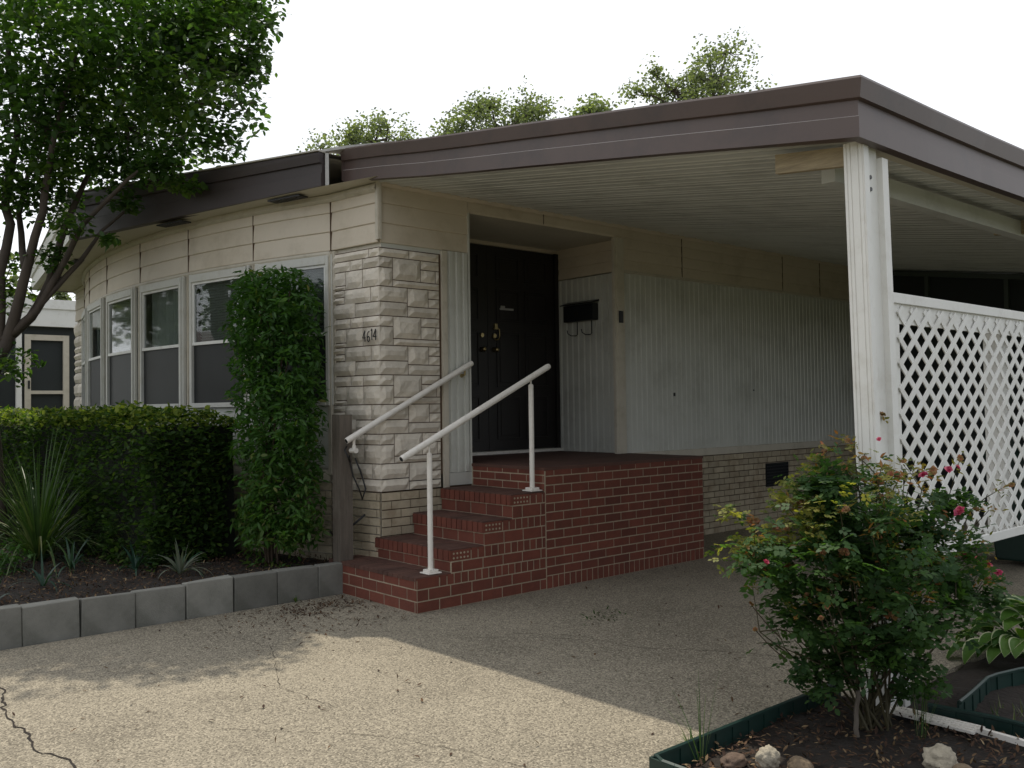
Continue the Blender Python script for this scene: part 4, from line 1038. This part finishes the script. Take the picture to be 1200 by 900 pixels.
# blades: arching strap leaves
def blades(name, c, n, length, wd, mt, parent=None, spread=1.0, seg=7, tone=None, upr=.6, droop=1.0):
    V = []; T = []; k = 0
    mb = MB()
    for i in range(n):
        a = random.uniform(0, 6.283); e = random.uniform(.1, 1.0)*spread
        L_ = length*random.uniform(.65, 1.1); d = Vector((math.cos(a), math.sin(a), 0)); s_ = Vector((-d.y, d.x, 0))
        p = Vector(c)+d*random.uniform(0, .03)*length*2; pitch = math.pi/2-e*upr*1.3; tt = random.random() if tone is None else min(1, max(0, random.gauss(tone, .22)))
        prev = None
        for j in range(seg+1):
            f = j/seg; w_ = wd*(1-f**2.2)*(.6+.8*min(f*3, 1))/1.4+.0008
            cur = (p-s_*w_/2+Z*w_*.15, p+s_*w_/2+Z*w_*.15)
            if prev: mb.face([prev[0], prev[1], cur[1], cur[0]], tt)
            prev = cur
            pitch -= droop*e*1.5/seg*(.4+f)
            p = p+(d*math.cos(pitch)+Z*math.sin(pitch))*L_/seg
    return mb.build(name, mt, parent, smooth=True)
tag(blades('yucca_plant', (-2.45,-2.02,.20), 300, 1.12, .017, L_grass, spread=1.25, tone=.42, droop=1.25), 'large spiky fountain shaped plant with long arching blades', 'plant')
tag(blades('ornamental_grass', (-1.95,-1.36,.22), 190, .42, .011, L_grass, spread=1.3, tone=.95), 'pale variegated grass tuft right of the large spiky plant', 'plant')
small = [((-.72,-1.42,.22), 34, .30, .024, .9, 'small strap leaved clump nearest the steps with pale lower blades'),
         ((-1.62,-1.98,.22), 20, .30, .022, .35, 'blue green strap leaved clump below the large spiky plant'),
         ((-.95,-2.36,.22), 13, .32, .020, .3, 'sparse strap leaved clump close to the blocks at the far left'),
         ((-1.15,-1.62,.22), 20, .26, .020, .15, 'dark purplish strap leaved clump between the paler ones'),
         ((-.60,-2.75,.22), 9, .30, .018, .35, 'low strap leaved clump cut by the left frame edge')]
for c, n, L_, wd, tn_, lb in small: tag(blades('lily_clump', c, n, L_, wd, L_lirio, spread=1.4, tone=tn_, seg=6), lb, 'plant', 'strap leaved clumps in the mulch')
# soft leafy perennial at left edge
c = ball(500, (-2.0,-2.45,.32), (.3,.28,.16), .6); tag(leaves('leafy_perennial', c, .06, L_nand, None, 'lance', tone=rng.uniform(.2,.6,500)), 'low soft green plant at the left edge of the bed', 'plant')

# rose bush
RB = empty('rose_bush', (4.40,-.22,0), 'tall rose bush with pink and faded blooms in front of the carport post', 'rose bush')
cn_ = MB(); tips = []; root = Vector((4.40,-.22,.02)); RD = 4.25
targets = [(1000,520,4.2),(960,540,4.3),(930,590,4.2),(878,615,4.3),(885,655,4.2),(900,670,4.1),(930,700,4.3),(1040,560,4.3),(1080,575,4.4),(1110,590,4.5),(1135,600,4.5),(1100,650,4.3),(1150,665,4.5),(1165,680,4.5),
           (985,600,3.95),(1020,620,3.9),(1050,640,4.0),(960,650,3.95),(1000,680,3.9),(1060,700,4.1),(920,760,4.1),(1090,740,4.2),(970,730,4.0),(1030,560,4.0),(890,740,4.2),(1120,700,4.2),(1010,540,4.45),(950,620,4.5),(1070,620,4.5)]
lp = []
for (u, v, d) in targets:
    e = P3(u, v, d); m_ = root.lerp(e, .45)+Vector((random.gauss(0,.05), random.gauss(0,.05), .06)); r0 = root+Vector((random.gauss(0,.05), random.gauss(0,.04), 0))
    Q = limb(cn_, [r0, m_, e], .0065, .0025, 6); tips.append(e)
    for k in range(5):
        b = Vector(Q[random.randint(3, len(Q)-1)]); e2 = b+Vector((random.gauss(0,.075), random.gauss(0,.075), abs(random.gauss(.08,.07)))); limb(cn_, [b, b.lerp(e2, .5)+Z*.01, e2], .003, .0015, 4); tips.append(e2)
cn_.build('canes', M['greenstem'], RB)
rl = [(990,555,4.25,.26,.25,.14,300),(975,600,4.2,.36,.32,.18,520),(890,640,4.25,.26,.26,.13,300),(930,655,4.1,.30,.28,.2,420),(1005,650,4.05,.40,.34,.24,800),(1070,620,4.3,.30,.28,.18,430),(1085,650,4.35,.28,.26,.18,380),(1130,690,4.4,.20,.2,.12,170),
      (1000,715,4.05,.42,.32,.22,650),(1080,720,4.2,.28,.26,.18,380),(935,735,4.15,.18,.2,.14,170),(1010,770,4.15,.30,.24,.14,330),(1060,785,4.2,.22,.2,.14,240),(960,790,4.15,.16,.16,.1,120),(1000,600,4.0,.3,.2,.2,260),(950,580,4.25,.2,.2,.12,180),(905,765,4.15,.10,.10,.08,40),(860,605,4.25,.10,.1,.06,60),(1110,590,4.45,.14,.12,.07,90)]
rp = []; rt = []
for u, v, d, rx, ry, rz, n in rl:
    c = ball(int(n*.95), P3(u, v, d), (rx, ry, rz), .5); rp.append(c)
rp = np.concatenate(rp); rp = rp[rp[:, 2] > .12]; rp = rp[np.array([noise.noise(Vector(p*6.0)) > -.16 for p in rp])]
hi = np.array([p[2]-.9+.6*(-(p[0]-4.2)) for p in rp])
young = (np.array([noise.noise(Vector(p*3.1)) for p in rp])*.8+(rp[:, 2]-1.0)*1.1+(4.25-rp[:, 0])*.55) > -.06
V = []; T = []
base6 = np.array(LEAF['oval'])
for p, yg in zip(rp, young):
    ax = Vector((random.gauss(0,1), random.gauss(0,1), random.gauss(-.1,.4))).normalized(); up_ = Vector((random.gauss(0,.35), random.gauss(0,.35), 1)); sd2 = ax.cross(up_).normalized(); nn_ = sd2.cross(ax)
    L_ = random.uniform(.024, .040)*(.7 if yg else 1.05); tt = random.uniform(.6, 1.0) if yg and random.random() < .85 else random.uniform(0, .55)
    for (f, sgn) in ((1.5, 0), (.9, 1), (.9, -1), (.25, 1), (.25, -1)):
        dd = ax if sgn == 0 else (ax*.45+sd2*sgn).normalized(); ss = dd.cross(nn_).normalized(); o_ = Vector(p)+ax*L_*f*.9; l2 = L_*random.uniform(.85, 1.1)
        V += [o_+dd*(x*l2)+ss*(y*l2*1.15)+nn_*(z_*l2*1.5-.1*x*l2) for x, y, z_ in LEAF['oval']]; T.append(tt+random.gauss(0, .04))
V = np.array([tuple(v) for v in V]); rawmesh('foliage', V, len(T), 6, np.array(T), L_rose, RB)
sh = []
for e in tips:
    if e.z > .6: sh.append(ball(16, e, (.055, .055, .05), .6))
sh = np.concatenate(sh); leaves('young_shoots', sh, .034, L_shoot, RB, 'lance', droop=-.1, up=.5, tone=rng.uniform(0, 1, len(sh)))
def bloom(c, r_, mt, name, layers=3):
    V = []; T = []; ba_ = Vector((random.gauss(.35,.35), random.gauss(-.6,.35), random.uniform(.3,1))).normalized(); bx_ = ba_.orthogonal().normalized(); by_ = ba_.cross(bx_)
    for ly in range(layers):
        for k in range(6):
            a = k*1.047+ly*.5+random.gauss(0, .1); tilt = .2+.45*ly; d = bx_*math.cos(a)*math.cos(tilt)+by_*math.sin(a)*math.cos(tilt)+ba_*math.sin(tilt); s_ = by_*math.cos(a)-bx_*math.sin(a); n_ = s_.cross(d)*-1
            L_ = r_*(1-.2*ly)*random.uniform(.8, 1.15)
            V += [c+d*(x*L_)+s_*(y*L_*1.6)+n_*(z_*L_*2.5) for x, y, z_ in LEAF['oval']]; T.append(random.random())
    return rawmesh(name, np.array([tuple(v) for v in V]), len(T), 6, np.array(T), mt, RB)
for u, v, d, r_ in ((1082,557,4.38,.028),(1125,600,4.42,.034),(1112,550,4.45,.022),(1122,548,4.45,.02),(1130,652,4.45,.026),(1158,662,4.5,.028),(1170,672,4.5,.026),(1163,678,4.5,.022),(898,659,4.12,.018),(1096,740,4.15,.02),(1030,515,4.2,.014),(1145,655,4.5,.018)): bloom(P3(u, v, d-.22), r_*.92, M['petal'], 'rose_bloom')
for k in range(120):
    e = random.choice(tips)
    if e.z < .55: continue
    bloom(e+Vector((random.gauss(0,.02), random.gauss(0,.02), .015)), random.uniform(.012, .024), M['spent'], 'spent_bloom', 2)
for u, v, d in ((1013,563,4.1),(1028,558,4.15),(1060,562,4.2),(880,708,4.1),(885,738,4.1),(970,710,3.85),(962,725,3.85),(1070,720,4.1)):
    bloom(P3(u, v, d), .016, M['spent'], 'spent_bloom', 3)
    cn2 = MB(); e = P3(u, v, d); limb(cn2, [root.lerp(e, .75)+Vector((0,0,-.02)), e.lerp(root, .12)-Z*.02, e], .003, .002, 4); cn2.build('flower_stalk', M['twig'], RB)
# stake of old cane
s_ = MB(); limb(s_, [(4.42,-.40,.02),(4.41,-.39,.12),(4.42,-.385,.22)], .012, .010, 7); s_.build('pruned_cane', M['wood'], RB)

# hosta
def hosta(c, n, label, Rr=.42):
    e_ = empty('hosta', c, label, 'plant'); fill = MB(); rim = MB()
    for i in range(n):
        a = random.uniform(0, 6.283); ring = random.random(); L_ = random.uniform(.15, .22); wd = L_*.62
        d = Vector((math.cos(a), math.sin(a), 0)); s_ = Vector((-d.y, d.x, 0)); pitch = .95-.9*ring
        p = Vector(c)+d*(.05+ring*Rr*.62)+Z*(.30-.20*ring+random.uniform(-.03, .03)); tt = random.uniform(0, 1)
        fill.tube([Vector(c)+Z*.02, p], .005, 4, tt)
        prev = None; N_ = 9
        for j in range(N_+1):
            f = j/N_; w_ = wd*math.sin(math.pi*min(1, f**.72))**.8*.5+.001 if 0 < f < 1 else .001
            w_ = max(w_, .001); cup = .25*w_
            row = [p-s_*w_+Z*cup, p-s_*w_*.86+Z*cup*.75, p-s_*w_*.4+Z*.004*((j % 2)), p, p+s_*w_*.4+Z*.004*((j % 2)), p+s_*w_*.86+Z*cup*.75, p+s_*w_+Z*cup]
            if prev:
                for q in range(6): (rim if q in (0, 5) else fill).face([prev[q], prev[q+1], row[q+1], row[q]], tt)
            prev = row; pitch -= .17; p = p+(d*math.cos(pitch)+Z*math.sin(pitch))*L_/N_
    fill.build('leaves', L_hosta, e_, smooth=True); rim.build('leaf_margins', L_hedgeW, e_, smooth=True)
hosta((4.54,1.46,.0), 64, 'hosta with white edged leaves beside the rose bush', .52)
# weeds and grass
s_ = blades('weed_tuft', (3.99,-1.03,.0), 40, .10, .004, L_hosta, spread=1.4, tone=.8); tag(s_, 'small bright weed at the corner of the green edging', 'weed')
s_ = blades('tall_grass_stems', (4.14,-1.15,.02), 9, .38, .004, L_grass, spread=.5, tone=.6); tag(s_, 'thin grass stems at the left corner of the rose bed', 'grass')
s_ = blades('tall_grass_stems', (4.62,-.22,.02), 12, .42, .004, L_grass, spread=.5, tone=.3); tag(s_, 'thin dark grass stems right of the rose bush', 'grass')
s_ = blades('joint_weed', (-.03,-.78,.0), 12, .07, .006, L_nand, spread=1, tone=.6); tag(s_, 'tiny weed growing at the foot of the block edging', 'weed')
mb = None
gm = MB()
for i in range(2600):
    x_, y_ = random.uniform(4.65, 6.8), random.uniform(.22, 2.6)
    if y_ > .2+1.2*(x_-4.4): continue
    a = random.uniform(0, 6.28); h_ = random.uniform(.03, .08); b = Vector((x_, y_, .0)); d = Vector((math.cos(a), math.sin(a), 0)); t = b+Z*h_+d*random.uniform(0, .04); s2 = Vector((-d.y, d.x, 0))*.003
    gm.face([b-s2, b+s2, t], random.random())
tag(gm.build('lawn_grass', L_grass), 'patchy lawn grass inside the curved green edging', 'grass', kind='stuff')
# litter on the driveway
n = 650; cx_ = np.where(rng.uniform(0, 1, n) < .45, rng.normal(.45, .35, n), rng.uniform(0, 5, n)); cy_ = np.where(cx_ < 1.1, rng.normal(-.9, .45, n), rng.uniform(-3.5, 2.5, n))
m_ = (cx_ > -.02) & ~((cx_ > 4.0) & (cy_ > -1.42)) & ~((cx_ < 1.0) & (cy_ > -.36)); pts = np.stack([cx_, cy_, np.full(n, .006)], 1)[m_]
tag(leaves('dry_leaves', pts, .035, M['litter'], None, 'lance', droop=0, up=.97, tone=rng.uniform(0, .6, len(pts))), 'dry brown leaves scattered on the driveway', 'leaves', kind='stuff')
for q, (cx1, cy1) in enumerate(((.28,-.62),(.30,-.95),(2.0,.55))):
    n = (130, 110, 60)[q]; pts = np.stack([rng.normal(cx1, (.13,.12,.09)[q], n), rng.normal(cy1, .12, n), np.full(n, .008)], 1)
    tag(leaves('leaf_drift', pts, .04, M['litter'] if q < 2 else L_grass, None, 'lance', droop=0, up=.95, tone=rng.uniform(0, .45, n)), ('dark leaf litter against the foot of the brick steps', 'dark drift of leaf litter beside the block edging', 'small patch of greenish litter in front of the landing')[q], 'leaves', kind='stuff')

# trees beyond the roof
def far_tree(name, lobes, label, d, n_scale=1.0, size=.13):
    c0 = P3(lobes[0][0], 470, d); e_ = empty(name, (c0.x, c0.y, 0), label, 'tree', 'trees beyond the roof')
    tk = MB(); top = P3(lobes[0][0], lobes[0][1], d)
    limb(tk, [(c0.x,c0.y,0),(c0.x+.2,c0.y,top.z*.5),top-Z*.5], .28, .06)
    pts = []
    for u, v, ru, rv, n in lobes:
        c = P3(u, v, d); r_ = ru/FPX*d; rz = rv/FPX*d
        limb(tk, [(c0.x,c0.y,top.z*.5), c.lerp(top, .4)-Z*.6, c], .10, .02, 6)
        for _ in range(max(6, n//38)):
            e2 = Vector(ball(1, c, (r_*1.05, r_*1.05, rz*1.05), .25)[0]); limb(tk, [c, c.lerp(e2, .5)-Z*.05, e2], .025, .006, 4)
            pts.append(ball(70, e2, (.66, .66, .52), .7))
        pts.append(ball(int(n*.6), c, (r_, r_, rz), .6))
    pts = np.concatenate(pts); kp = np.array([noise.noise(Vector(p*1.3)) > -.18 for p in pts]); pts = pts[kp]
    tk.build('trunk', M['bark'], e_)
    leaves('crown', pts, size, L_far, e_, 'quad', tone=rng.uniform(0, 1, len(pts)), droop=.1, up=.3)
far_tree('background_tree', [(440,165,38,22,900),(410,160,28,14,400),(470,165,22,16,350),(455,150,15,12,200)], 'small rounded tree crown above the joint of the two roofs', 30)
far_tree('background_tree', [(590,150,48,30,1500),(540,150,30,24,700),(520,170,22,20,400),(620,130,28,20,600),(575,125,25,14,400)], 'broad tree crown above the middle of the carport roof', 31)
far_tree('background_tree', [(700,138,26,12,400),(690,130,12,8,120)], 'low sliver of tree crown right of the broad one', 34, size=.18)
far_tree('background_tree', [(835,95,40,38,1500),(790,105,30,22,500),(850,60,24,18,420),(760,110,20,18,260),(840,120,60,20,900),(765,85,10,14,90)], 'tallest tree crown with airy outline above the right side of the roof', 30)
far_tree('background_tree', [(375,172,16,8,120)], 'tiny wisp of tree above the left roof end', 34, size=.14)
far_tree('background_tree', [(76,346,7,5,60)], 'distant treetop between the neighbouring roof and the left eave', 60, size=.3)

# trees and a house across the street: outside the frame, mirrored in the bow windows
def street_tree(x, y, h, r_, label):
    e_ = empty('street_tree', (x, y, 0), label, 'tree', 'trees across the street'); tk = MB()
    limb(tk, [(x,y,0),(x+.1,y,h*.35),(x,y+.1,h*.7)], .3, .1)
    pts = []
    for k in range(11):
        c = Vector(ball(1, (x, y, h*.62), (r_*.75, r_*.75, h*.30), .4)[0]); limb(tk, [(x,y,h*.35), c], .12, .03, 6); pts.append(ball(420, c, (r_*.5, r_*.5, h*.16), .5))
    tk.build('trunk', M['bark'], e_); leaves('crown', np.concatenate(pts), .34, L_far, e_, 'quad', tone=rng.uniform(0, .5, 4620), up=.3)
street_tree(-27, -10.5, 11, 4.5, 'tall broad tree across the street opposite the far window')
street_tree(-22, -13.5, 9.5, 4.2, 'round tree across the street opposite the middle window')
street_tree(-30, .0, 10, 4.2, 'dense tree beside the neighbouring home')
street_tree(-31, -4.5, 11, 4.5, 'broad tree at the far end of the street')
street_tree(-9, -24, 8, 3.6, 'smaller tree right of the house across the street')
SH = empty('street_house', (-17, -21, 0), 'low grey gabled house across the street', 'house')
s_ = MB(); s_.box(-23, -11, -25, -18, 0, 2.9); s_.build('wall', M['trim'], SH)
s_ = MB(); s_.hexa([(-23.4,-25.4,2.9),(-10.6,-25.4,2.9),(-10.6,-17.6,2.9),(-23.4,-17.6,2.9),(-23.4,-21.6,4.7),(-10.6,-21.6,4.7),(-10.6,-21.4,4.7),(-23.4,-21.4,4.7)]); s_.build('roof', M['fascia'], SH)
for x in (-21, -17.5, -14):
    s_ = MB(); s_.box(x, x+1.3, -18.0, -17.95, 1.0, 2.2); s_.build('window', M['dark'], SH)

SC.render.resolution_x = 1024; SC.render.resolution_y = 768
